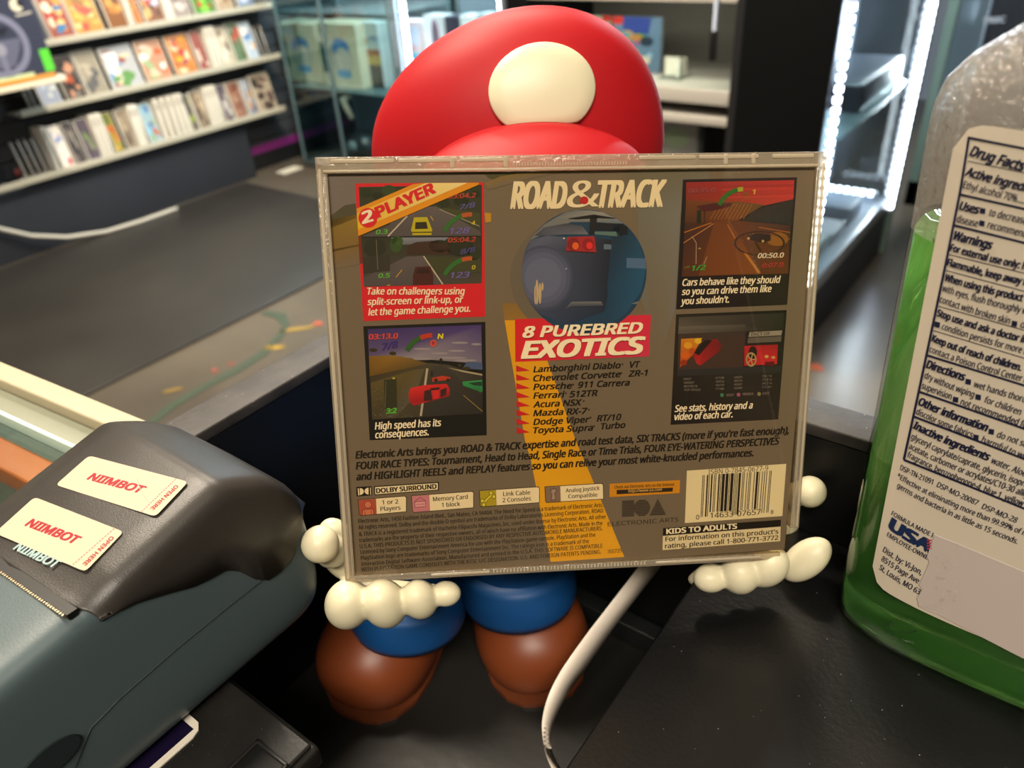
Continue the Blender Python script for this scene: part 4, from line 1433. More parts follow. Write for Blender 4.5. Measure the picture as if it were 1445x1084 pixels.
# lid
ZRK = [(.0310, 1.0650), (.0390, 1.0640), (.047, 1.0628), (.055, 1.0590), (.062, 1.0553), (.067, 1.0538), (.072, 1.0530), (.0755, 1.0495), (.079, 1.0430), (.083, 1.0390), (.088, 1.0384), (.092, 1.0400), (.096, 1.0440), (.1000, 1.0500), (.1015, 1.0525)]
def zrim(y):
    for (a, za), (b, zb_) in zip(ZRK, ZRK[1:]):
        if a <= y <= b:
            return za + (zb_ - za) * (y - a) / (b - a)
    return ZRK[-1][1]
ZR = [(.031 + (.1012 - .031) * k / 54, None) for k in range(55)]
OFF = .0007
rings = []
for y, zr in ZR:
    zt, ins = ztop(y), 0.0
    if y > .077:
        for (a, za, ia), (b, zb_, ib) in zip([(.077, 1.0785, 0)] + [e[:3] for e in END], [e[:3] for e in END]):
            if a <= y <= b:
                t = (y - a) / (b - a); zt = za + (zb_ - za) * t; ins = ia + (ib - ia) * t
    yo = y + (OFF if y > .09 else 0)
    l, r, t = XL - OFF + ins, XR + OFF - ins, zt + OFF
    zr = min(zrim(y), t - .0030)
    rings.append([(l, yo, 1.046), (l, yo, t - .012), (l + .0015, yo, t - .006), (l + .005, yo, t - .002), (l + .014, yo, t), (-.198, yo, t + .0004), (r - .012, yo, t), (r - .0055, yo, t - .0004),
                  (r - .0024, yo, max(zr, t - .0016)), (r - .0007, yo, max(zr, t - .0036)), (r, yo, max(zr, t - .0062)), (r, yo, (zr + max(zr, t - .0062)) / 2), (r - .0001, yo, zr)])
    if y < .046:
        f_ = (.046 - y) / .015
        rings[-1] = [(x, yy + f_ * (.0042 * (x + .229) / .061 + .0030 * min(1, max(0, (x + .172) / .006)) ** 1.5), z) for x, yy, z in rings[-1]]
mb = MB()
mb.loft(rings, LID, cap=False, closed=False)
lid = mb.build('lid', None, prn)
sd = lid.modifiers.new('thick', 'SOLIDIFY'); sd.thickness = .0009; sd.offset = -1
# end wall of the lid over the rounded back of the housing
mb = MB()
last = rings[-1]
tip = [(x * .0 + (-.198 + (x + .198) * .90), .1052, min(z, 1.052) - .001) for x, y, z in last]
mb.loft([last, tip], LID, cap=False, closed=False)
e_ = mb.build('lid_end', LID, lid)
# toothed cutter along the lid's front edge
mb = MB()
zc = ztop(.0305)
def cut_y(x): return .0306 + (x + .229) / .061 * .0042
zc += .0004
mb.prism([(-.2295, cut_y(-.2295) - .0014, zc - .001), (-.1680, cut_y(-.168) - .0014, zc - .001), (-.1680, cut_y(-.168) + .0012, zc - .001), (-.2295, cut_y(-.2295) + .0012, zc - .001)], (0, 0, .0018), mat('cutter_dark', '#14130f', .4))
for k in range(60):
    x = -.2292 + k * .00101
    mb.box((x, cut_y(x) - .0020, zc - .0004), (x + .0006, cut_y(x) - .0012, zc + .0006), mat('cutter_metal', '#b8aa90', .3, metal=.8))
mb.build('cutter', None, prn)
# printed logo on the lid and the two stickers
LP = Plane((-.2, .058, ztop(.058) + OFF + .00035), (1, 0, 0), (0, -.038, -(ztop(.077) - ztop(.039))))
Q_ = Zm(0, 600, 2.24)
def sticker(name, c, red_p0, red_p1, dash, oh0, oh1, parent, label=None, cat=None):
    s = Art(LP)
    pts = []
    n = len(c)
    for i in range(n):
        p, a, b = Vector(c[i]), Vector(c[i - 1]), Vector(c[(i + 1) % n])
        pa, pb = p + (a - p).normalized() * 7, p + (b - p).normalized() * 7
        for k in range(5):
            t = k / 4
            pts.append(tuple(pa * (1 - t) ** 2 + p * 2 * t * (1 - t) + pb * t ** 2))
    s.px(pts, '#b5a78f', 3)
    s.text('NIIMBOT', red_p0, red_p1, 12, '#96101f', 5, .05, .18, mm=2.35)
    (x0, y0), (x1, y1) = dash
    for k in range(16):
        a, b = k / 16, (k + .6) / 16
        s.line([(x0 + (x1 - x0) * a, y0 + (y1 - y0) * a), (x0 + (x1 - x0) * b, y0 + (y1 - y0) * b)], .9, '#c0566a', 5)
    s.text('OPEN HERE', oh0, oh1, 6, '#96101f', 5, .02, 0, mm=1.45)
    return s.build(name, print_mat('sticker_ink', .5, .35), parent)
st = sticker('sticker', [Q_(282, 97), Q_(596, 180), Q_(492, 290), Q_(176, 190)], Q_(276, 172), Q_(446, 217), (Q_(556, 172), Q_(446, 277)), Q_(556, 190), Q_(476, 264), lid)
s = Art(LP)
s.line([Q_(434, 168), Q_(438, 190), Q_(452, 215), Q_(470, 245)], .9, '#a9a294', 7)
s.line([Q_(304, 128), Q_(310, 138)], .8, '#b9b2a4', 7)
s.build('crease', print_mat('sticker_ink', .5, .35), st)
sticker('sticker', [Q_(110, 228), Q_(392, 338), Q_(270, 464), Q_(-16, 342)], Q_(80, 318), Q_(238, 378), (Q_(362, 328), Q_(228, 446)), Q_(352, 352), Q_(262, 440), lid)
s = Art(LP)
s.text('NIIMBOT', Q_(42, 392), Q_(174, 454), 12, '#8fa3a2', 2, .045, .18, mm=2.35)
s.build('printed_logo', print_mat('sticker_ink', .5, .35), lid)

# ================================================================== HAND SANITISER BOTTLE
BX, BY, BN = 0.0235, 0.2050, 3.0
PROF = [(1.0053, .0440, .0165), (1.0062, .0480, .0190), (1.0085, .0502, .0206), (1.016, .0507, .0211), (1.050, .0515, .0213), (1.083, .0525, .0214), (1.137, .0543, .0215), (1.158, .0553, .0215), (1.165, .0552, .0214),
        (1.170, .0540, .0211), (1.1745, .0505, .0203), (1.1800, .0435, .0190), (1.1880, .0320, .0175), (1.1960, .0200, .0160), (1.2010, .0145, .0140), (1.2150, .0140, .0140)]
def half(z):
    for (z0, a0, b0), (z1, a1, b1) in zip(PROF, PROF[1:]):
        if z0 <= z <= z1:
            t = (z - z0) / (z1 - z0)
            return a0 + (a1 - a0) * t, b0 + (b1 - b0) * t
    return PROF[0][1:] if z < PROF[0][0] else PROF[-1][1:]
def brings(prof, off, n=72):
    out = []
    for z, a, b in prof:
        ring = []
        e = BN if z < 1.18 else BN - (z - 1.18) / .02 * 1.0
        e = max(2.0, e)
        for k in range(n):
            t = 2 * math.pi * k / n
            c, s = math.cos(t), math.sin(t)
            ring.append((BX + (a - off) * math.copysign(abs(c) ** (2 / e), c), BY + (b - off) * math.copysign(abs(s) ** (2 / e), s), z))
        out.append(ring)
    return out
bot = empty('hand_sanitizer_bottle', (BX, BY, PT), 'clear bottle of green hand sanitiser gel with a drug facts label, on the black platform', 'bottle')
SHELL = thin_glass('bottle_plastic', '#eef4ee', 1.0, 0.04)
DEW = thin_glass('bottle_plastic_dewy', '#f4f1ea', 0.80, 0.14, haze='#e6dcd2', bump=(520, 1.0))
mb = MB()
lower = [p for p in PROF if p[0] < 1.137] + [(1.1365,) + half(1.1365)]
upper = [(1.1365,) + half(1.1365)] + [p for p in PROF if p[0] > 1.137]
mb.loft(brings(lower, 0), SHELL, cap=False)
mb.loft(brings(upper, 0), DEW, cap=False)
mb.poly(brings([PROF[0]], 0)[0], SHELL)
mb.build('bottle_wall', None, bot)
# gel
gm = bpy.data.materials.new('green_gel'); gm.use_nodes = True
nt = gm.node_tree
pb = nt.nodes['Principled BSDF']
pb.inputs['Base Color'].default_value = lin('#cdeeb0')
pb.inputs['Transmission Weight'].default_value = 1.0
pb.inputs['Roughness'].default_value = 0.03
pb.inputs['IOR'].default_value = 1.30
tl = nt.nodes.new('ShaderNodeBsdfTranslucent'); tl.inputs[0].default_value = lin('#a6dc7a')
df = nt.nodes.new('ShaderNodeBsdfDiffuse'); df.inputs[0].default_value = lin('#6cc25a')
m1 = nt.nodes.new('ShaderNodeMixShader'); m1.inputs[0].default_value = .5
m2 = nt.nodes.new('ShaderNodeMixShader'); m2.inputs[0].default_value = .20
nt.links.new(tl.outputs[0], m1.inputs[1]); nt.links.new(df.outputs[0], m1.inputs[2])
nt.links.new(pb.outputs[0], m2.inputs[1]); nt.links.new(m1.outputs[0], m2.inputs[2])
nt.links.new(m2.outputs[0], nt.nodes['Material Output'].inputs[0])
gp = [(1.0062,) + tuple(v - .001 for v in half(1.0062))] + [p for p in PROF if 1.0063 < p[0] < 1.136] + [(1.1355,) + half(1.1355)]
mb = MB()
mb.loft(brings(gp, .0009), gm)
mb.build('gel', None, bot)
# neck cap
mb = MB()
mb.loft([[(BX + r * math.cos(2 * math.pi * k / 40) * (1 + (.02 if k % 2 else 0)), BY + r * math.sin(2 * math.pi * k / 40) * (1 + (.02 if k % 2 else 0)), z) for k in range(40)] for r, z in ((.0165, 1.204), (.0170, 1.206), (.0168, 1.228), (.0150, 1.2305), (.002, 1.2308))], mat('white_cap', '#d8d6cf', .4))
mb.build('screw_cap', None, bot)


class Wrap(Plane):
    """label surface: x to the right, z up, following the bottle's front"""
    def __init__(self, off, back=False):
        self.off, self.s = off, (1 if back else -1)
        self.n = Vector((0, self.s, 0))

    def ysurf(self, x, z):
        a, b = half(min(max(z, 1.01), 1.168))
        k = max(0.0, 1 - min(.999, abs(x - BX) / a) ** BN) ** (1 / BN)
        return BY + self.s * (b * k + self.off)

    def loc(self, px, py):
        y = BY + self.s * .021
        for _ in range(12):
            q = at_y(px, py, y)
            y = .5 * y + .5 * self.ysurf(q.x, q.z)
        return Vector((q.x, -q.z))

    def w(self, u, v, h=0.0):
        return Vector((u, self.ysurf(u, -v) + self.s * h, -v))


J_, K_, M_ = Zm(1180, 0, 2.853), Zm(1180, 340, 2.853), Zm(1180, 700, 2.823)
LBL = Wrap(.0003)
ink = print_mat('label_ink', .42, .4)


def sheet(w, corners, col, name, parent, nx=40, nz=24, lean=0.0):
    """label cut to shape and wrapped on the bottle: corners are local (x, -z) for a rounded rectangle"""
    x0, z0, x1, z1, r = corners
    s = Art(w)
    for i in range(nx):
        xa, xb = x0 + (x1 - x0) * i / nx, x0 + (x1 - x0) * (i + 1) / nx
        def ends(x):
            d = min(x - x0, x1 - x)
            return (r - math.sqrt(max(0, r * r - (r - d) ** 2))) if d < r else 0
        ea, eb = ends(xa), ends(xb)
        for k in range(nz):
            f0, f1 = k / nz, (k + 1) / nz
            def zz(e, f): return -(z1 - e + (z0 + e - (z1 - e)) * f)
            qs = [(xa, zz(ea, f0)), (xb, zz(eb, f0)), (xb, zz(eb, f1)), (xa, zz(ea, f1))]
            zm = (z0 + z1) / 2
            s.raw([(x + lean * (-v - zm) * (BX - x) / (BX - x0), v) for x, v in qs], 0, col)
    return s.build(name, ink, parent)


c_tl = LBL.loc(1350, 180); c_bl = LBL.loc(1234, 795)
LX0 = (c_tl.x + c_bl.x) / 2
LX1 = 2 * BX - LX0
LZ1 = -LBL.loc(1400, 178).y
LZ0 = -LBL.loc(1300, 862).y
lab = sheet(LBL, (LX0, LZ0, LX1, LZ1, .006), '#d2c4ae', 'front_label', bot, lean=((c_tl.x - LX0) / (LZ1 - LZ0) * 2))
NAVY = '#1d1f38'
s = Art(LBL)
def rule(p0, p1, w):
    s.line([(p0[0] + (p1[0] - p0[0]) * k / 16, p0[1] + (p1[1] - p0[1]) * k / 16) for k in range(17)], w, NAVY, 3)
# the printed box and its rules
s.line([J_(535, 552), J_(500, 770), J_(440, 1070), K_(385, 360), K_(330, 620), K_(273, 880)], 3.4, NAVY, 3)
rule(J_(530, 553), J_(770, 600), 3.4)
rule(J_(530, 648), J_(770, 697), 1.0)
rule(J_(497, 782), J_(770, 843), 3.2)
rule(J_(470, 905), J_(770, 980), 3.2)
rule(J_(455, 1024), J_(770, 1102), 1.0)
rule(K_(442, 118), K_(770, 205), 1.0)
rule(K_(412, 262), K_(770, 362), 1.0)
rule(K_(392, 360), K_(770, 475), 1.0)
rule(K_(367, 460), K_(770, 585), 3.0)
rule(K_(334, 606), K_(770, 760), 3.0)
rule(K_(312, 706), K_(770, 882), 3.0)
rule(K_(272, 880), K_(770, 1082), 3.0)
B_I, B_R, R_ = (.035, .20), (.032, 0), (.012, 0)
def tx(t, a, b, cap, st=R_):
    s.text(t, a, b, cap, NAVY, 4, st[0], st[1])
def sq(p, r=3.9):
    x, y = p
    s.px([(x - r * .9, y - r * 1.15), (x + r * 1.0, y - r * .75), (x + r * .8, y + r * 1.15), (x - r * 1.1, y + r * .75)], NAVY, 4)
tx('Drug Facts', J_(537, 624), J_(752, 688), 14.5, B_I)
tx('Active ingredi', J_(520, 704), J_(762, 770), 12.5, B_I)
tx('Ethyl alcohol 70%......', J_(510, 755), J_(770, 822), 10.5)
tx('Uses', J_(497, 842), J_(572, 860), 12, B_I); sq(J_(591, 848)); tx('to decrease', J_(614, 866), J_(764, 902), 10.5)
tx('disease', J_(485, 893), J_(568, 913), 10.5); sq(J_(588, 898)); tx('recommend', J_(608, 916), J_(764, 955), 10.5)
tx('Warnings', J_(473, 962), J_(624, 1003), 12.5, B_I)
tx('For external use only: h', K_(459, 38), K_(762, 115), 10.2, B_R)
tx('Flammable, keep away f', K_(447, 97), K_(762, 178), 10.2, B_R)
tx('When using this product', K_(437, 158), K_(748, 242), 10.2, B_R)
tx('with eyes, flush thoroughly w', K_(427, 200), K_(768, 295), 9.8)
tx('contact with broken skin', K_(416, 245), K_(696, 334), 9.8); sq(K_(719, 332)); tx('d', K_(740, 345), K_(756, 350), 9.8)
tx('Stop use and ask a doctor if', K_(406, 300), K_(760, 410), 10.0, B_R)
sq(K_(408, 336)); tx('condition persists for more t', K_(425, 354), K_(762, 455), 9.6)
tx('Keep out of reach of children.', K_(385, 402), K_(742, 522), 10.0, B_R)
tx('contact a Poison Control Center r', K_(375, 445), K_(764, 570), 9.4)
tx('Directions', K_(363, 508), K_(515, 562), 11.5, B_I); sq(K_(533, 566)); tx('wet hands thoro', K_(553, 586), K_(762, 650), 9.4)
tx('dry without wiping', K_(355, 550), K_(552, 630), 9.4); sq(K_(573, 628)); tx('for children', K_(595, 648), K_(740, 700), 9.4)
tx('supervision', K_(345, 592), K_(462, 638), 9.4); sq(K_(482, 638)); tx('not recommended fo', K_(500, 656), K_(764, 752), 9.4)
tx('Other information', K_(332, 658), K_(605, 766), 11.5, B_I); sq(K_(626, 767)); tx('do not st', K_(646, 788), K_(760, 828), 9.2)
tx('discolor some fabrics', K_(322, 695), K_(546, 792), 9.2); sq(K_(564, 790)); tx('harmful to wo', K_(584, 808), K_(764, 880), 9.2)
tx('Inactive ingredients', K_(310, 752), K_(612, 884), 11.2, B_I); tx('water, Aloe', K_(622, 892), K_(760, 948), 9.2)
tx('glyceryl caprylate/caprate, glycerin, isopro', K_(302, 795), K_(768, 992), 9.0)
tx('acetate, carbomer or acrylates/C10-30 alky', K_(293, 834), K_(770, 1032), 9.0)
tx('fragrance, benzophenone-4, blue 1, yellow', K_(286, 868), K_(750, 1068), 9.0)
tx('DSP-TN-21091', K_(258, 920), K_(388, 980), 7.8); tx('DSP-MO-20087', K_(405, 988), K_(567, 1064), 7.8); tx('DSP-MO-28', M_(580, 48), M_(716, 106), 7.8)
tx('*Effective at eliminating more than 99.99% of m', K_(245, 952), M_(760, 160), 7.8)
tx('germs and bacteria in as little as 15 seconds.', K_(245, 990), M_(720, 190), 7.8)
tx('FORMULA MADE I', M_(220, 74), M_(384, 164), 6.6)
s.text('USA', M_(211, 128), M_(368, 224), 16.5, '#1c2c50', 4, .07, 0)
for k in range(4):
    s.px([M_(362, 172 + k * 11), M_(382, 172 + k * 11), M_(380, 178 + k * 11), M_(362, 178 + k * 11)], '#b23a48', 5)
tx('EMPLOYEE-OWNE', M_(202, 158), M_(362, 252), 6.6)
tx('Dist. by: Vi-Jon,', M_(186, 220), M_(338, 314), 8.2)
tx('8515 Page Ave', M_(180, 256), M_(326, 348), 8.2)
tx('St. Louis, MO 63', M_(171, 290), M_(330, 392), 8.2)
s.build('label_text', ink, lab)
# torn film left where a sticker was peeled away
s = Art(LBL)
pl = [(395, 148), (480, 182), (560, 216), (650, 254), (790, 312), (790, 500), (790, 668), (690, 618), (590, 566), (500, 520), (420, 478), (330, 440), (322, 405), (345, 372), (330, 352), (352, 310), (372, 262), (362, 240), (378, 195)]
ctr = M_(560, 400)
for i in range(len(pl)):
    a_, b_ = M_(*pl[i]), M_(*pl[(i + 1) % len(pl)])
    for k in range(8):
        f0, f1 = k / 8, (k + 1) / 8
        q = [(ctr[0] + (p[0] - ctr[0]) * f, ctr[1] + (p[1] - ctr[1]) * f) for p, f in ((a_, f0), (a_, f1), (b_, f1), (b_, f0))]
        s.px(q if k else q[1:], '#c4b5ab', 5)
s.line([M_(388, 150), M_(480, 186), M_(560, 220), M_(650, 258), M_(790, 316)], 1.2, '#efe6d8', 6)  # pale line paints the highlight along the film's upper edge
rnd = random.Random(5)
for k in range(26):
    x, y = rnd.uniform(395, 470), rnd.uniform(230, 420)
    w_ = rnd.uniform(5, 22)
    s.px([M_(x, y), M_(x + w_, y + 4), M_(x + w_ - 4, y + 13), M_(x + 2, y + 10)], '#c8baaf' if k % 2 else '#bbaba2', 6)
s.build('peeled_film', ink, lab)
# back label, seen through the clear plastic
BACK = Wrap(.0003, True)
sheet(BACK, (-.008, 1.040, .055, 1.163, .005), '#c99f85', 'back_label', bot)
# embossed mark near the foot
mb = MB()
def emb(pts): mb.tube([LBL.w(*LBL.loc(*M_(x, y)), h=.0001) for x, y in pts], .00035, SHELL, 6)
emb([(215, 520), (240, 490), (262, 484)]); emb([(280, 488), (300, 498), (310, 520)]); emb([(318, 535), (290, 545), (250, 535)])
emb([(200, 530), (240, 546)]); emb([(205, 555), (245, 566)]); emb([(265, 572), (310, 585)])
mb.build('recycling_emboss', None, bot)

# ================================================================== GAME SHELVES ON THE LEFT WALL
LIP = mat('pale_shelf_metal', '#b3ae9c', 0.4)
WHITE = mat('white_case_plastic', '#ded8ca', 0.35)
SMOKE = mat('grey_case_plastic', '#b4b0a8', 0.35)
ARTINK = print_mat('cover_ink', .3, .5)
NAMES = {'top': ('top', (63, 69), (385, 8), .795, 1.45, 2.77), 'middle': ('middle', (43, 163), (393, 82), .557, 1.40, 2.74), 'bottom': ('bottom', (44, 257), (400, 158), .300, 1.18, 2.70)}
for nm, (w_, pa, pb_, z, y0, y1) in NAMES.items():
    t = empty('game_shelf', (-3.63, (y0 + y1) / 2, z), 'pale metal game shelf on the slatted wall, %s one of the three' % w_, 'shelf', 'game shelves on the left wall')
    MB().box((-3.699, max(y0, 1.38) if nm == 'bottom' else y0, z), (-3.560, y1, z + .006), LIP, .001).build('shelf_board', None, t)
    MB().box((-3.560, y0, z), (-3.552, y1, z + .026), LIP, .002).build('front_lip', None, t)
    for yb in (y0 + .10, (y0 + y1) / 2, y1 - .10):
        MB().prism([(-3.699, yb, z), (-3.60, yb, z), (-3.699, yb, z - .012)], (0, .006, 0), LIP).build('bracket', None, t)


def shelf_y(nm, px):
    _, (xa, ya), (xb, yb), z, _, _ = NAMES[nm]
    py = ya + (yb - ya) * (px - xa) / (xb - xa) - 5
    return at_x(px, py, -3.575).y


def game(nm, px0, px1, base, blobs, label, x=-3.572, h=.186, t=.014, body=None, tilt=13, seed=None):
    """one game case standing on a shelf, cover to the room"""
    z = NAMES[nm][3] + .0062
    y0, y1 = shelf_y(nm, px0), shelf_y(nm, px1)
    w = y1 - y0 - .002
    z += t * math.sin(math.radians(tilt)) + .0004
    o = empty('game_case', (x, (y0 + y1) / 2, z), label, 'game case', 'game cases on the %s shelf' % nm)
    o.rotation_euler = (0, -math.radians(tilt), 0)
    b = MB().box((-t, -w / 2, 0), (0, w / 2, h), body or WHITE, .0025).build('shell', None)
    b.parent = o
    if base:
        rnd = random.Random(seed if seed is not None else int(px0 * 7 + h * 1000))
        s = Art(Plane((.0002, -w / 2, h), (0, 1, 0), (0, 0, -1)))
        m = .003
        s.raw([(m, m), (w - m, m), (w - m, h - m), (m, h - m)], 1, base)
        for k, c in enumerate(blobs):
            for r_ in range(3):
                cx_, cy_ = rnd.uniform(.2, .8) * w, rnd.uniform(.15, .85) * h
                rx, ry = rnd.uniform(.10, .26) * w, rnd.uniform(.05, .16) * h
                pts = []
                for q in range(10):
                    a = 2 * math.pi * q / 10
                    rr = rnd.uniform(.6, 1.1)
                    pts.append((min(w - m, max(m, cx_ + rx * rr * math.cos(a))), min(h - m, max(m, cy_ + ry * rr * math.sin(a)))))
                s.raw(pts, 2 + k + r_ * .2, c)
        c = s.build('cover', ARTINK)
        c.parent = o
    return o


def spine(nm, px, label, t=.015, d=.115, h=.186, col=None, tilt=4):
    z = NAMES[nm][3] + .0062
    y = shelf_y(nm, px)
    z += d * math.sin(math.radians(tilt)) + .0004
    o = empty('game_case', (-3.575, y, z), label, 'game case', 'game cases on the %s shelf' % nm)
    o.rotation_euler = (0, -math.radians(tilt), 0)
    b = MB().box((-d, -t / 2, 0), (0, t / 2, h), col or WHITE, .002).build('shell', None); b.parent = o
    s = Art(Plane((.0002, -t / 2, h), (0, 1, 0), (0, 0, -1)))
    s.raw([(.003, .01), (t - .003, .01), (t - .003, h - .01), (.003, h - .01)], 1, '#cfcabc')
    s.raw([(.004, .02), (t - .004, .02), (t - .004, .05), (.004, .05)], 2, '#9d978c')
    c = s.build('spine_print', ARTINK); c.parent = o
    return o


def frame_case(nm, px, label, w=.10, h=.15):
    """empty wire holder"""
    z = NAMES[nm][3] + .0062
    y = shelf_y(nm, px)
    lean = math.tan(math.radians(13))
    o = empty('wire_holder', (-3.575, y, z), label, 'wire holder', 'empty wire holders on the game shelves')
    pts = [(0, 0, .004), (-h * lean, 0, h), (-h * lean - .06, .018, h + .004), (-.06, .018, .004)]
    b = MB().tube(pts, .0036, SMOKE, 6).build('wire_loop', None); b.parent = o
    b = MB().box((-.07, -.006, -.0002), (.004, .026, .004), SMOKE, .001).build('foot', None); b.parent = o
    return o


def back_copies(o, n):
    """more cases of the same stack standing behind the front one"""
    sh = o.children[0]
    for k in range(1, n):
        c = o.copy(); COL.objects.link(c)
        c.location = o.location + Vector((-.0152 * k, -.004 * k, 0))
        b = sh.copy(); COL.objects.link(b); b.parent = c
        c['label'] = 'case tucked close behind the ' + ' '.join(o['label'].split(' on the ')[0].split()[:8]).replace(' game case', '')
        c['category'] = 'game case'


G = game
T_, M__, B__ = 'top', 'middle', 'bottom'
o = G(T_, 62, 74, '#3b3a40', ['#6a5a4a', '#8a8278'], 'narrow dark game case on the top shelf, right of the steering wheel box')
o = G(T_, 76, 110, '#8a4a3a', ['#a82c28', '#c98a3a', '#d8b070', '#3d6f96', '#e0d0b0'], 'red and yellow game case with a blue patch on the top shelf'); back_copies(o, 2)
o = G(T_, 111, 151, '#a8803a', ['#c89c48', '#8a6430', '#d8b878', '#c0503a'], 'golden yellow game case on the top shelf')
o = G(T_, 158, 185, '#7a4a18', ['#a86a20', '#4a2c12', '#c08a3a'], 'dark amber brown game case on the top shelf'); back_copies(o, 2)
spine(T_, 188.5, 'white spine of a case on the top shelf right of the amber brown one')
o = G(T_, 193, 205, '#a8622c', ['#c07a3a'], 'narrow orange brown game case on the top shelf'); 
o = G(T_, 208, 236, '#7a5238', ['#c0683a', '#3a2c2c', '#c89a60', '#a03c28', '#b0b0c0'], 'orange and black crowded game case on the top shelf'); back_copies(o, 2)
spine(T_, 240, 'white case spine on the top shelf, left of a close pair', t=.017)
spine(T_, 245, 'white case spine on the top shelf, right of a close pair', t=.015)
o = G(T_, 248, 273, '#8d8078', ['#a89a90', '#6a5c58', '#c0b4a8'], 'brownish grey game case on the top shelf'); back_copies(o, 2)
o = G(T_, 277, 306, '#4a7a2c', ['#b0342c', '#5fa82c', '#2c4a2c', '#7ac03c'], 'bright green and red game case on the top shelf')
o = G(T_, 309, 332, '#a08a70', ['#b8a890', '#8a7258', '#c8b89c'], 'tan game case on the top shelf right of the green one'); back_copies(o, 2)
o = G(T_, 337, 360, '#5f7088', ['#d0d4d8', '#3c4c70', '#a8b4c4'], 'blue grey and white game case at the right of the top shelf')
frame_case(T_, 365, 'empty wire holder on the top shelf, next to the blue grey case')
frame_case(T_, 376, 'empty wire holder at the right end of the top shelf')

frame_case(M__, 46, 'empty wire holder at the left end of the middle shelf')
frame_case(M__, 54, 'empty wire holder on the middle shelf, left of the pale blue case')
o = G(M__, 62, 91, '#8d93a0', ['#a8b0bc', '#6a7284', '#c0c0b8'], 'pale blue grey game case at the left of the middle shelf')
o = G(M__, 97, 126, '#4a4038', ['#b0522c', '#3a3230', '#8a8078', '#c08a6a', '#2c2826'], 'dark game case with orange red spots on the middle shelf'); back_copies(o, 2)
o = G(M__, 128, 157, '#8f8674', ['#4c4c50', '#5c5a58', '#a89c88'], 'grey topped tan game case on the middle shelf', h=.192); back_copies(o, 3)
o = G(M__, 162, 206, '#a8a8a8', ['#d8dcd8', '#7a94b0', '#8c4a38', '#c8c0a0', '#5f8a4a', '#e0e0dc'], 'wide white speckled game case on the middle shelf')
o = G(M__, 210, 246, '#b08468', ['#c05c34', '#e0dcd0', '#8ea87c', '#d0b098'], 'orange and white game case on the middle shelf')
o = G(M__, 251, 282, '#b07038', ['#a8303c', '#d8a030', '#e0c8a0', '#8a3a5c', '#d87c3a'], 'red and yellow banded game case on the middle shelf')
o = G(M__, 285, 300, '#8a4a40', ['#9a5a4c', '#c8b8a8'], 'dull red game case on the middle shelf'); back_copies(o, 2)
for px, k in ((304.5, 'left'), (309.5, 'middle'), (314.5, 'right')):
    spine(M__, px, 'cream case spine on the middle shelf, %s of three side by side' % k)
o = G(M__, 318, 334, '#b8ac98', ['#4a3c34', '#d0c8b8'], 'cream game case with a dark shape on the middle shelf')
o = G(M__, 336, 352, '#5f7458', ['#8a8c80', '#b04a3c', '#48583c'], 'green game case with a red patch on the middle shelf', h=.194); back_copies(o, 2)
o = G(M__, 353, 368, '#a8b8c8', ['#4a7cb0', '#d09a5c', '#e0e4e4'], 'pale blue and orange game case at the right of the middle shelf')
frame_case(M__, 372, 'empty wire holder on the middle shelf, right of the pale blue and orange case')
frame_case(M__, 381, 'empty wire holder at the right end of the middle shelf')

for i, px in enumerate((40, 50, 59, 68, 77)):
    frame_case(B__, px, 'empty wire holder on the bottom shelf, %s of five at its left end' % ('first', 'second', 'third', 'fourth', 'fifth')[i])
spine(B__, 84, 'white case spine on the bottom shelf beside the empty holders')
o = G(B__, 90, 108, '#d8d0c4', ['#b84a50', '#e6e0d6', '#8a94b8'], 'white game case with a red patch at the left of the bottom shelf')
o = G(B__, 110, 125, '#3c3638', ['#6a625c', '#28262a', '#8a8278'], 'black and grey game case on the bottom shelf'); back_copies(o, 3)
o = G(B__, 128, 146, '#5a5058', ['#443c48', '#7c7468', '#6f8050'], 'dark purple grey game case on the bottom shelf')
for px, k in ((149, 'left'), (154.5, 'middle'), (160, 'right')):
    spine(B__, px, 'creamy white case spine on the bottom shelf, %s of three before the yellow green case' % k)
o = G(B__, 165, 179, '#7a7430', ['#b0882c', '#4c6a34', '#c8a048', '#b0502c'], 'yellow and green game case on the bottom shelf')
o = G(B__, 183, 198, '#8a7c68', ['#5c4c40', '#6a5a4c', '#a8987c'], 'brown topped tan game case on the bottom shelf')
for px, k in ((202, 'left'), (208, 'right')):
    spine(B__, px, 'broad white spine on the bottom shelf, %s of a pair by the sky blue case' % k, t=.021)
o = G(B__, 214, 232, '#8fa8b0', ['#3c4c94', '#8a9a5c', '#b0603c', '#7ab0c8'], 'sky blue game case with green and red on the bottom shelf')
for i, px in enumerate((237, 246, 255, 263, 270)):
    spine(B__, px, 'white case spine on the bottom shelf, %s of the five spaced out in a row' % ('first', 'second', 'third', 'fourth', 'fifth')[i], t=.018)
o = G(B__, 274, 284, '#5f5850', ['#8ea03c', '#4a4440'], 'dark game case with a green top on the bottom shelf', h=.18)
o = G(B__, 285, 300, '#80705c', ['#5c4c44', '#463c38', '#b09c80'], 'brown game case with a tan foot on the bottom shelf')
for px, k in ((304, 'left'), (310, 'middle'), (316, 'right')):
    spine(B__, px, 'ivory case spine on the bottom shelf, %s of three right of the brown case' % k, t=.018)
o = G(B__, 321, 333, '#5c545c', ['#3a3040', '#a09890', '#c8c0b8'], 'dark violet and white game case on the bottom shelf')
o = G(B__, 335, 352, '#8a6454', ['#6a3c30', '#a88c74', '#7c4a3c'], 'reddish brown game case on the bottom shelf')
o = G(B__, 354, 365, '#7c8494', ['#c8923a', '#4c5a80', '#c0c4c8'], 'blue game case with a yellow flash on the bottom shelf')
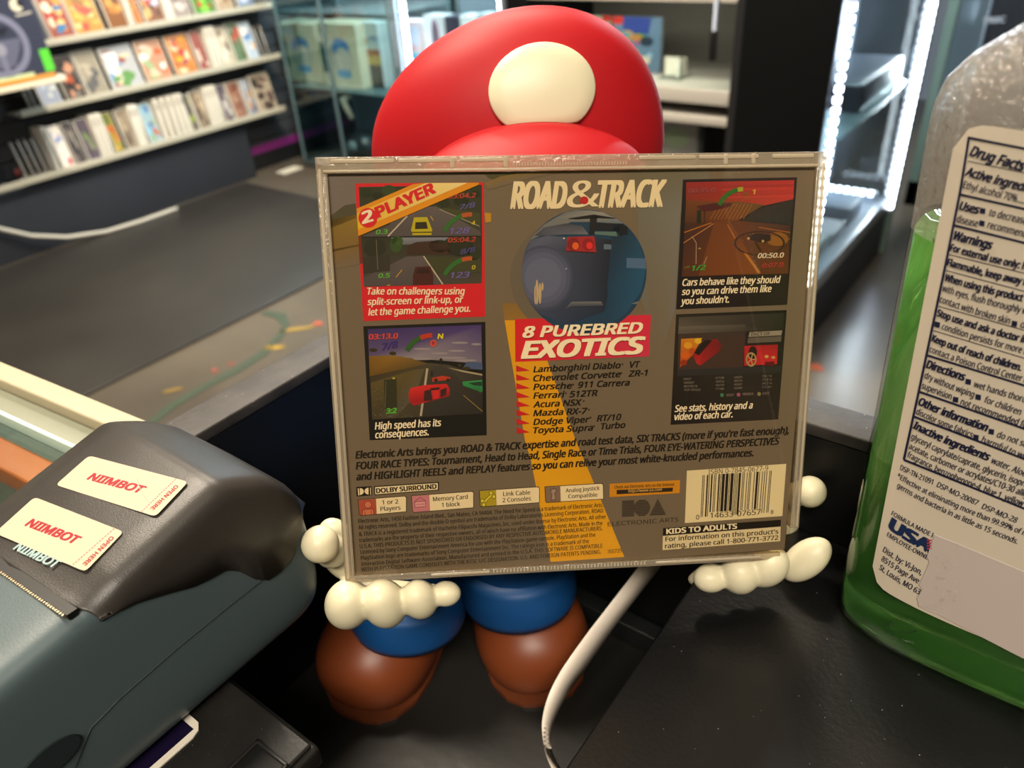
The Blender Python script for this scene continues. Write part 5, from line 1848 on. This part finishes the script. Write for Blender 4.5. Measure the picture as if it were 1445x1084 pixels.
o = G(B__, 368, 394, '#9c8e7c', ['#38302c', '#4a3c38', '#5c4a44'], 'large black topped beige game case at the right end of the bottom shelf', h=.195); back_copies(o, 2)

# steering wheel box on a cream shelf of its own
ws = empty('display_shelf', (-3.49, 1.2, .70), 'cream shelf with an orange edge strip under the steering wheel box', 'shelf')
MB().box((-3.699, .85, .700), (-3.285, 1.505, .7215), mat('cream_shelf', '#d8cdb4', .5), .002).build('shelf_board', None, ws)
MB().box((-3.290, .85, .722), (-3.284, 1.47, .738), mat('orange_strip', '#c98a35', .5), .001).build('edge_strip', None, ws)
wb = empty('steering_wheel_box', (-3.40, 1.3, .722), 'large dark blue box with a steering wheel picture and a green end panel', 'box')
MB().box((-3.55, .98, .7222), (-3.300, 1.482, 1.02), mat('navy_card', '#2c3040', .5), .002).build('carton', None, wb)
s = Art(Plane((-3.2998, .98, 1.02), (0, 1, 0), (0, 0, -1)))
W_, H__ = .502, .298
s.raw([(0, 0), (W_, 0), (W_, H__), (0, H__)], 1, '#343849')
s.raw([(W_ - .036, .20), (W_, .20), (W_, H__ - .02), (W_ - .036, H__ - .02)], 2, '#58c03c')
s.raw([(0, H__ - .028), (W_ - .08, H__ - .028), (W_ - .08, H__ - .008), (0, H__ - .008)], 3, '#b8c89c')
def ring2(cx, cy, r0, r1, c, l, n=40):
    for k in range(n):
        a, b = 2 * math.pi * k / n, 2 * math.pi * (k + 1) / n
        s.raw([(cx + r0 * math.cos(a), cy + r0 * math.sin(a)), (cx + r1 * math.cos(a), cy + r1 * math.sin(a)), (cx + r1 * math.cos(b), cy + r1 * math.sin(b)), (cx + r0 * math.cos(b), cy + r0 * math.sin(b))], l, c)
ring2(.335, .165, .085, .108, '#74768c', 3)
ring2(.335, .165, .080, .086, '#4c4e60', 4)
s.raw([(.25, .15), (.42, .15), (.40, .19), (.36, .25), (.31, .25), (.27, .19)], 4, '#5c5e72')
ring2(.335, .18, .0, .022, '#8a8a98', 5, 20)
s.raw([(.325, .20), (.345, .20), (.345, .255), (.325, .255)], 5, '#707286')
s.raw([(.28, .11), (.39, .11), (.37, .135), (.30, .135)], 5, '#22242e')
ring2(.445, .045, .0, .022, '#cfc8b0', 4, 20)
ring2(.462, .04, .0, .014, '#2a2c34', 5, 16)
s.raw([(.43, .075), (.49, .07), (.49, .078), (.43, .083)], 4, '#a8a498')
s.build('box_print', ARTINK, wb)

# dark stand below it, with a little red and white trinket
st_ = empty('display_board', (-3.62, 1.0, .335), 'black display board hung on the wall below the steering wheel box', 'display board')
MB().box((-3.698, .60, .335), (-3.645, 1.27, .69), mat('black_card', '#131417', .6, noise=(14, '#2a2a30', .7)), .004).build('stand_body', None, st_)
MB().box((-3.646, .60, .34), (-3.638, 1.25, .66), mat('black_card_panel', '#191a1f', .5, noise=(18, '#303038', .8)), .003).build('stand_panel', None, st_)
tk = empty('trinket', at_x(31, 250, -3.628), 'tiny red and white trinket hanging on the black board at the left edge', 'trinket')
MB().ball(at_x(25, 243, -3.630), (.008, .015, .018), mat('trinket_red', '#6f2f2c', .5), None, 16).build('red_bead', None, tk)
MB().ball(at_x(36, 250, -3.630), (.007, .012, .010), mat('trinket_white', '#8f8a84', .5), None, 16).build('white_bead', None, tk)

# ================================================================== CABINETS ALONG THE BACK
CG = thin_glass('cabinet_glass', '#f6fbfb', 1.0, 0.01)
CGT = thin_glass('cabinet_glass_teal', '#e6f2f3', 1.0, 0.02)
SHG = thin_glass('shelf_glass', '#e6f0f0', .82, .03, haze='#a4bcbc')
ALU = mat('grey_aluminium', '#8f9a9c', 0.35, metal=.6)
TEAL = mat('teal_glass_edge', '#5a6f74', 0.2)
BLK = mat('black_cabinet_board', '#08090a', 0.6, spec=.15)
LED = mat('led_strip', '#ffffff', 0.4, emit=('#dfe9ff', 14.0))
LEDB = mat('led_backing', '#d8dce0', 0.4)


def led(name, parent, p0, p1, w=.012):
    """strip light: white tape with a row of small glowing chips"""
    p0, p1 = Vector(p0), Vector(p1)
    mb = MB()
    d = (p1 - p0)
    n = max(2, int(d.length / .025))
    lo = Vector([min(p0[i], p1[i]) - w / 2 for i in range(3)]); hi = Vector([max(p0[i], p1[i]) + w / 2 for i in range(3)])
    mb.box(lo, hi, LEDB)
    for k in range(n):
        c = p0 + d * ((k + .5) / n)
        mb.box(c - Vector((w * .56,) * 3), c + Vector((w * .56,) * 3), LED)
    return mb.build(name, None, parent)


def pxrect(px0, py0, px1, py1, y):
    """x and z extents of a picture rectangle standing at depth y"""
    a, b = at_y(px0, py1, y), at_y(px1, py1, y)
    t = at_y((px0 + px1) / 2, py0, y)
    return min(a.x, b.x), max(a.x, b.x), (a.z + b.z) / 2, t.z


def fpic(name, parent, x0, x1, z0, z1, y, polys):
    """printed front panel facing -y; polys in 0..1 fractions (u right, v down)"""
    s = Art(Plane((x0, y, z1), (1, 0, 0), (0, 0, -1)))
    w, h = x1 - x0, z1 - z0
    for i, (pts, c) in enumerate(polys):
        s.raw([(u * w, v * h) for u, v in pts], i + 1, c)
    return s.build(name, ARTINK, parent)


def oval(cx, cy, rx, ry, n=20):
    return [(cx + rx * math.cos(2 * math.pi * k / n), cy + ry * math.sin(2 * math.pi * k / n)) for k in range(n)]


FULL = [(0, 0), (1, 0), (1, 1), (0, 1)]

# ---- corner glass cabinet
X0, X1, Y0, Y1 = -3.50, -2.71, 2.72, 3.14
gc = empty('glass_cabinet', ((X0 + X1) / 2, (Y0 + Y1) / 2, 0), 'glass corner cabinet holding two cream boxes, right of the game shelves', 'glass cabinet')
XM = at_y(487, 221, Y0).x
for x in (X0, XM, X1):
    MB().box((x - .007, Y0 - .006, .03), (x + .007, Y0 + .008, 1.9), TEAL, .003).build('post', None, gc)
for x in (X0, X1):
    MB().box((x - .010, Y1 - .010, .03), (x + .010, Y1 + .010, 1.9), TEAL, .003).build('post', None, gc)
MB().box((X0 - .01, Y0 - .01, 0), (X1 + .01, Y1 + .01, .035), mat('cabinet_base', '#3c4448', .4), .004).build('base', None, gc)
MB().box((X0, Y0, .035), (X1, Y0 + .005, 1.9), CGT).build('front_pane', None, gc)
MB().box((X0, Y0, .035), (X0 + .005, Y1, 1.9), CGT).build('side_pane', None, gc)
zs = at_y(470, 124, Y0 + .05).z
for z in (zs, zs + .36):
    MB().box((X0 + .01, Y0 + .01, z - .006), (X1 - .01, Y1 - .01, z), SHG, .001).build('glass_shelf', None, gc)
MB().box((X0, Y1, .035), (X1, Y1 + .01, 1.9), mat('cabinet_back', '#59646b', .5)).build('back_panel', None, gc)
def cream_box(px0, px1, y, label, dx):
    x0, x1, _, z1 = pxrect(px0, 34, px1, 122, y)
    o = empty('headset_box', ((x0 + x1) / 2, y, zs), label, 'box', 'cream boxes in the corner cabinet')
    MB().box((x0, y, zs + .0005), (x1, y + .16, z1), mat('cream_card', '#c9bea2', .55), .002).build('carton', None, o)
    fpic('box_print', o, x0, x1, zs, z1, y - .0006, [(FULL, '#cdc2a8'), ([(0, .30), (.17, .30), (.17, .78), (0, .78)], '#1f5a58'), (oval(.55, .52, .26, .32), '#a8a49c'), (oval(.55, .36, .22, .14), '#3a78b4'),
                                                      (oval(.58, .56, .20, .20), '#c0b8ac'), (oval(.55, .78, .2, .07), '#4a94c0'), ([(.05, .08), (.2, .08), (.2, .14), (.05, .14)], '#9c9484')])
    return o
cream_box(407, 458, 2.84, 'cream box with a blue oval picture in the corner cabinet, left one of two', 0)
cream_box(461, 513, 2.80, 'cream box with a blue oval picture in the corner cabinet, right one of two', 0)
x0, x1, _, z1 = pxrect(517, 42, 542, 112, 2.86)
o = empty('picture_box', ((x0 + x1) / 2, 2.86, zs), 'white topped box with an orange and black landscape picture in the corner cabinet', 'box')
MB().box((x0, 2.86, zs + .0005), (x1, 2.95, z1 + .03), mat('white_card', '#c8ccc8', .55), .002).build('carton', None, o)
fpic('box_print', o, x0, x1, zs, z1 + .03, 2.8594, [(FULL, '#c4c8c4'), ([(0, .40), (1, .40), (1, 1), (0, 1)], '#8a7448'), ([(0, .40), (1, .40), (1, .50), (0, .55)], '#a8582c'), ([(0, .52), (1, .48), (1, .62), (0, .64)], '#b89444'),
                                                     ([(0, .64), (1, .66), (1, 1), (0, 1)], '#34302e'), (oval(.25, .27, .16, .05), '#c8743a'), ([(.5, .2), (.9, .2), (.9, .26), (.5, .26)], '#7a94b4')])
hx = at_z(516, 205, .10)
o = empty('headset', (hx.x, 2.9, .035), 'dark rounded headset on the floor of the corner cabinet', 'headset')
MB().ball((hx.x + .02, 2.88, .115), (.10, .09, .078), mat('dark_shell', '#23282c', .3), None, 24).build('shell', None, o)
MB().ball((hx.x + .02, 2.795, .125), (.035, .02, .03), mat('grey_lens', '#6f7c80', .2), None, 16).build('lens', None, o)
a, b = at_y(483, 140, 2.78), at_y(497, 168, 2.78)
tag(MB().tube([a + Vector((0, .06, 0)), a, b], [.018, .018, .014], mat('cream_stick', '#a89684', .5), 10).build('controller_grip'), 'slim cream controller grip hanging in the corner cabinet below the boxes', 'controller')
lm = bpy.data.lights.new('corner_fill_light', 'AREA'); lm.size = .5; lm.energy = 26; lm.color = (.82, .92, 1)  # added unseen fill that brightens the corner cabinet's contents
lo_ = bpy.data.objects.new('corner_fill_light', lm); COL.objects.link(lo_); lo_.location = (-3.1, 2.95, 1.85)

# ---- LED lit glass cabinet
X0, X1, Y0, Y1 = -2.670, -2.06, 2.72, 3.16
lc = empty('lit_glass_cabinet', ((X0 + X1) / 2, 2.94, 0), 'brightly lit glass cabinet with strip lights and white boxes, behind the cap on the left', 'glass cabinet')
for x in (X0, X1):
    for y in (Y0, Y1):
        MB().box((x - .010, y - .010, .03), (x + .010, y + .010, 1.9), ALU, .002).build('post', None, lc)
MB().box((X0, Y0 - .01, 0), (X1, Y1 + .01, .035), mat('cabinet_base', '#3c4448', .4), .004).build('base', None, lc)
MB().box((X0, Y0, .035), (X1, Y0 + .005, 1.9), CG).build('front_pane', None, lc)
MB().box((X0, Y1, .035), (X1, Y1 + .01, 1.9), mat('pale_back', '#8a94a0', .5)).build('back_panel', None, lc)
zl = at_y(600, 101, 2.80).z
for z in (zl, zl + .34, zl - .36):
    MB().box((X0 + .01, Y0 + .01, z - .006), (X1 - .01, Y1 - .01, z), SHG, .001).build('glass_shelf', None, lc)
led('light_strip', lc, (X0 + .034, Y0 + .022, .08), (X0 + .034, Y0 + .022, 1.85), .0146)
led('light_strip', lc, (X1 - .030, Y0 + .022, .08), (X1 - .030, Y0 + .022, 1.85), .0146)
led('light_strip', lc, (X1 - .10, Y1 - .03, .08), (X1 - .10, Y1 - .03, 1.85))
lm = bpy.data.lights.new('strip_glow', 'AREA'); lm.shape = 'RECTANGLE'; lm.size = .5; lm.size_y = .05; lm.energy = 40; lm.color = (.85, .92, 1)
lo_ = bpy.data.objects.new('strip_glow', lm); COL.objects.link(lo_); lo_.location = (-2.4, 2.78, 1.8)
for px0, px1, top, body, pic, lab in ((556, 567, 32, '#e0e0e4', None, 'plain white box in the lit cabinet, next to the left strip light'),
                                      (569, 600, 30, '#d8d0d4', [(FULL, '#c8b4b8'), ([(.1, .2), (.7, .2), (.7, .6), (.1, .6)], '#c89aa0'), ([(.25, .66), (.9, .66), (.9, .92), (.25, .92)], '#4ab0d0'), ([(.5, .1), (.9, .1), (.9, .5), (.5, .5)], '#b8c4d8')], 'pink and sky blue box in the lit cabinet'),
                                      (605, 632, 22, '#dcdce0', [(FULL, '#d4d4d8'), (oval(.55, .42, .2, .36), '#6a2a44'), (oval(.5, .35, .12, .2), '#3a2430')], 'white box with a dark red oval in the lit cabinet'),
                                      (634, 652, 24, '#4a4a58', [(FULL, '#3a3848'), (oval(.4, .6, .3, .2), '#7a4a8a')], 'dark violet box in the lit cabinet'),
                                      (655, 676, 22, '#e0e2e6', None, 'white box in the lit cabinet right of the dark violet one'),
                                      (679, 698, 20, '#d0d8e0', [(FULL, '#c4ccd4'), ([(.2, .3), (.8, .3), (.8, .7), (.2, .7)], '#9aa4b4')], 'pale grey box in the lit cabinet close to the cap')):
    x0, x1, _, z1 = pxrect(px0, top, px1, 98, 2.84)
    o = empty('product_box', ((x0 + x1) / 2, 2.84, zl), lab, 'box', 'boxes in the lit cabinet')
    MB().box((x0, 2.84, zl + .0005), (x1, 2.92, z1), mat('card_' + body[1:], body, .5), .003).build('carton', None, o)
    if pic:
        fpic('box_print', o, x0, x1, zl, z1, 2.8394, pic)

# ---- black framed cabinet in the middle
X0, X1, Y0, Y1 = -2.03, -1.05, 2.70, 3.20
mc = empty('black_display_cabinet', ((X0 + X1) / 2, 2.95, 0), 'black framed display cabinet with grey inner panel and pale shelf edges, right of the cap', 'cabinet')
MB().box((X0, Y0, 0), (X0 + .10, Y1, 2.0), BLK, .003).build('side_panel', None, mc)
MB().box((X1 - .028, Y0, 0), (X1, Y1, 2.0), mat('black_stile', '#1c1c1e', .4), .003).build('side_panel', None, mc)
MB().box((X0, Y1, 0), (X1, Y1 + .02, 2.0), mat('grey_inner_panel', '#77736a', .6), 0).build('back_panel', None, mc)
z_s = at_y(1000, 127, Y0).z
MB().box((X0 + .1, Y0, z_s - .052), (X1 - .028, Y1 - .002, z_s), mat('pale_grey_shelf', '#a09a90', .5), .003).build('shelf_board', None, mc)
z_l = at_y(1000, 166, Y0).z
MB().box((X0 + .1, Y0 + .005, z_l - .030), (X1 - .028, Y1 - .002, z_l), mat('pale_grey_shelf', '#a09a90', .5), .003).build('shelf_board', None, mc)
zt_ = at_y(1000, 4, Y0).z
MB().box((X0 + .1, Y0, zt_), (X1 - .028, Y1 - .002, zt_ + .02), mat('pale_grey_shelf', '#a09a90', .5), .003).build('shelf_board', None, mc)
MB().box((X0 + .1, Y0 + .002, z_s), (X1 - .028, Y0 + .006, zt_), CG).build('glass_door', None, mc)
MB().box((X0 + .1, Y0 + .01, 0), (X1 - .028, Y1, .10), BLK).build('plinth', None, mc)
e0 = at_y(1008, 44, Y0 - .01); e1 = at_y(1012, -30, Y0 - .01)
sl = empty('light_strip_lead', e0, 'short strip light lead with a black plug hanging in front of the black cabinet', 'strip light')
mb = MB()
n = 18
d_ = e1 - e0
mb.box((e0.x - .006, e0.y - .003, e0.z), (e0.x + .006, e0.y + .003, e1.z), mat('led_tape_off', '#9aa4b8', .3), .001)
for k in range(n):
    c = e0 + Vector((0, 0, (e1.z - e0.z) * (k + .5) / n))
    mb.box((c.x - .005, c.y - .0055, c.z - .003), (c.x + .005, c.y - .003, c.z + .003), mat('led_chip_off', '#d4dcec', .2))
mb.build('tape', None, sl)
p1 = at_y(1005, 86, Y0 - .01)
MB().box((e0.x - .011, e0.y - .008, p1.z), (e0.x + .011, e0.y + .006, e0.z + .002), mat('plug_black', '#0c0c0d', .4), .002).build('plug', None, sl)
lm = bpy.data.lights.new('cabinet_fill_light', 'AREA'); lm.shape = 'RECTANGLE'; lm.size = .7; lm.size_y = .06; lm.energy = 1.6; lm.color = (1, .92, .78)  # extra light without a fitting, added to brighten the black cabinet's interior
lo_ = bpy.data.objects.new('cabinet_fill_light', lm); COL.objects.link(lo_); lo_.location = (-1.5, 2.76, zt_ - .012); lo_.rotation_euler = (.35, 0, 0)
# things on its shelf
x0, x1, _, z1 = pxrect(864, 24, 930, 118, 2.90)
o = empty('poster_case', ((x0 + x1) / 2, 2.90, z_s), 'large colourful game box with a red corner tab in the black cabinet', 'game box')
MB().box((x0, 2.90, z_s + .0005), (x1, 2.925, z1), mat('clear_sleeve', '#7a8488', .3), .003).build('carton', None, o)
rnd = random.Random(21)
pol = [(FULL, '#5f7a94'), ([(0, 0), (.22, 0), (.22, .14), (0, .14)], '#c0342c'), ([(.22, 0), (.8, 0), (.75, .3), (.2, .34)], '#34468c')]
for c in ('#3a4c8a', '#7a5c3a', '#9a4c7c', '#4c8a3c', '#c0a030', '#8ab0c8', '#b07c40', '#b04c3c', '#c8b848', '#5c8c9c', '#2c3848', '#d0c8b0'):
    pol.append((oval(rnd.uniform(.12, .88), rnd.uniform(.3, .92), rnd.uniform(.06, .15), rnd.uniform(.04, .10), 9), c))
fpic('box_print', o, x0, x1, z_s, z1, 2.8994, pol)
x0, x1, _, z1 = pxrect(800, 22, 862, 118, 2.93)
o = empty('poster_case', ((x0 + x1) / 2, 2.93, z_s), 'pale green game box in the black cabinet, half hidden by the cap', 'game box')
MB().box((x0, 2.93, z_s + .0005), (x1, 2.955, z1), mat('clear_sleeve', '#7a8488', .3), .003).build('carton', None, o)
fpic('box_print', o, x0, x1, z_s, z1, 2.9294, [(FULL, '#a8b094'), (oval(.4, .4, .3, .2), '#c8c8a8'), (oval(.6, .7, .3, .15), '#8a9a7c'), ([(.8, .0), (1, 0), (1, .1), (.8, .1)], '#c0342c')])
x0, x1, _, z1 = pxrect(931, 82, 963, 116, 2.82)
o = empty('card_stand', ((x0 + x1) / 2, 2.82, z_s), 'small clear acrylic stand with a white card in the black cabinet', 'card stand')
MB().box((x0, 2.80, z_s + .0004), (x1, 2.90, z_s + .006), CG, .001).build('stand_base', None, o)
MB().box((x0, 2.85, z_s + .006), (x1, 2.856, z1), mat('acrylic_milky', '#b8b4a4', .2, trans=.4), .001).build('stand_back', None, o)
MB().box((x0 + .01, 2.838, z1 - .065), (x1 - .03, 2.848, z1 - .002), mat('white_card_small', '#d8d4c4', .5), .001).build('card', None, o)
MB().box((x1 - .028, 2.82, z_s + .006), (x1 - .018, 2.85, z1 - .01), mat('acrylic_bright', '#d8d8cc', .15), .001).build('stand_arm', None, o)
x0, x1, z0, z1 = pxrect(936, 188, 982, 225, 2.86)
o = empty('lower_box', ((x0 + x1) / 2, 2.86, .10), 'pale grey green box standing in the lower part of the black cabinet', 'box')
MB().box((x0 - .15, 2.86, .1005), (x1, 2.93, z_l - .05), mat('pale_green_card', '#8a8c84', .5), .003).build('carton', None, o)
fpic('box_print', o, x0 - .15, x1, .1005, z_l - .05, 2.8594, [(FULL, '#8c8c86'), (oval(.7, .25, .18, .12), '#8a9c7c'), (oval(.5, .5, .2, .1), '#9c988c')])

# ---- tall lit glass showcase on the right, closed at its near end by a black panel
X0, X1, Y0, Y1 = -.765, -.53, 1.985, 2.95
sc_ = empty('lit_glass_showcase', ((X0 + X1) / 2, 2.45, 0), 'tall glass showcase with bright strip lights behind the right edge of the disc case', 'glass showcase')
ZB = .235
MB().box((at_y(1046, 60, Y0 - .02).x, Y0 - .02, 0), (X1 - .010, Y0 - .004, 2.1), BLK, .002).build('end_panel', None, sc_)
MB().box((X0, Y0, 0), (X1 - .005, Y1, ZB - .045), mat('showcase_base_board', '#24272c', .5), .003).build('base', None, sc_)
MB().box((X1 - .022, Y0, ZB - .045), (X1 + .004, Y1, ZB), mat('brushed_rail', '#a4a8ac', .3, metal=.5), .002).build('bottom_rail', None, sc_)
MB().box((X1 - .004, Y0, ZB), (X1, Y1 - .02, 2.1), CG).build('side_pane', None, sc_)
MB().box((X0, Y0, ZB), (X0 + .01, Y1, 2.1), mat('pale_showcase_back', '#a8b2c4', .5)).build('back_panel', None, sc_)
MB().box((X0, Y1 - .012, ZB - .04), (X1, Y1, 2.1), CG).build('end_pane', None, sc_)
MB().box((X1 - .012, Y1 - .014, .0), (X1 + .012, Y1 + .012, 2.1), mat('green_glass_post', '#6f8478', .25), .002).build('post', None, sc_)
MB().box((X0 + .01, Y0 + .01, ZB - .045), (X1 - .024, Y1 - .02, ZB - .02), mat('showcase_floor', '#8f98a4', .35, noise=(5, '#6f7884', .6))).build('floor_board', None, sc_)
for z in (.62, .98):
    MB().box((X0 + .02, Y0 + .03, z - .007), (X1 - .01, Y1 - .04, z), SHG, .001).build('glass_shelf', None, sc_)
led('light_strip', sc_, (X1 + .006, Y0 + .008, ZB + .02), (X1 + .006, Y0 + .008, 2.05), .012)
led('light_strip', sc_, (X1 + .004, Y1 - .03, ZB - .06), (X1 + .004, Y1 - .03, 2.05), .015)
led('light_strip', sc_, (X0 + .03, Y1 - .10, ZB + .01), (X1 - .04, Y1 - .10, ZB + .01), .014)
x_ = X0 + .0102
s = MB()
for k in range(14):
    z = .80 + k * .06
    s.box((x_, Y0 + .1, z), (x_ + .004, Y1 - .02, z + .004), mat('grid_wire', '#59616e', .4))
for k in range(9):
    y = Y0 + .12 + k * .10
    s.box((x_, y, .80), (x_ + .004, y + .004, 1.64), mat('grid_wire', '#59616e', .4))
s.build('wire_grid', None, sc_)
o = empty('dark_console', (X0 + .13, 2.62, .627), 'dark grey slab shaped device on the glass shelf of the lit showcase', 'device')
MB().box((X0 + .04, 2.40, .6205), (X0 + .20, 2.86, .70), mat('device_grey', '#3a3e46', .35), .012).build('device_body', None, o)
MB().box((X0 + .2001, 2.46, .640), (X0 + .2015, 2.80, .646), mat('device_line', '#6f7580', .3)).build('device_slot', None, o)
for i, (y, w, h, c, lab) in enumerate(((2.20, .16, .05, '#9aa8a4', 'pale grey green pack lying low in the lit showcase, nearest the disc case'), (2.40, .14, .035, '#c8ccd0', 'white pack lying low in the middle of the lit showcase'), (2.58, .14, .06, '#8c98a8', 'blue grey pack lying low at the far end of the lit showcase'))):
    tag(MB().box((X0 + .05, y, ZB - .0198), (X1 - .05, y + w, ZB - .02 + h), mat('pack_' + c[1:], c, .4), .004).build('flat_pack'), lab, 'pack', 'packs on the showcase floor')
lm = bpy.data.lights.new('showcase_glow', 'AREA'); lm.shape = 'RECTANGLE'; lm.size = .1; lm.size_y = .8; lm.energy = 90; lm.color = (.84, .92, 1)
lo_ = bpy.data.objects.new('showcase_glow', lm); COL.objects.link(lo_); lo_.location = (-.60, 2.45, 2.05); lo_.rotation_euler = (0, -.12, 0)

lm = bpy.data.lights.new('showcase_strip_glow', 'AREA'); lm.shape = 'RECTANGLE'; lm.size = .03; lm.size_y = 1.6; lm.energy = 22; lm.color = (.84, .92, 1)
lo_ = bpy.data.objects.new('showcase_strip_glow', lm); COL.objects.link(lo_); lo_.location = (X1 - .035, Y1 - .06, 1.1)
lo_.rotation_euler = Vector((-.6, -.8, 0)).to_track_quat('-Z', 'Y').to_euler()

# ---- further back: another glass case and a black sign
fc = empty('far_glass_case', (-.25, 3.9, 0), 'dim green glass case standing far back between the lit showcase and the bottle', 'glass case')
xa = at_y(1338, 40, 3.5).x
for x in (xa, xa + .16):
    MB().box((x - .02, 3.5, 0), (x + .02, 3.53, 2.0), mat('dim_green_post', '#55665e', .3), .003).build('post', None, fc)
MB().box((xa, 3.51, .1), (xa + .16, 3.516, 2.0), CGT).build('pane', None, fc)
MB().box((xa - .02, 3.5, 0), (xa + .2, 3.9, .1), BLK).build('plinth', None, fc)
SY = 3.45
p0, p1 = at_y(1384, 70, SY), at_y(1432, -40, SY)
sg = empty('shop_sign', (p0.x, SY, 0), 'black sign board with white capital letters behind the bottle shoulder', 'sign')
MB().box((p0.x, SY, 0), (p0.x + .32, SY + .04, p1.z + .3), mat('sign_black', '#121317', .5), .004).build('board', None, sg)
s = Art(Plane((p0.x, SY - .0005, 1), (1, 0, 0), (0, 0, -1)))
s.text('TRIC', (1370 + 16, 33), (1412 + 6, 31), 8, '#c8ccd0', 3, .03, 0)
s.build('sign_letters', ARTINK, sg)
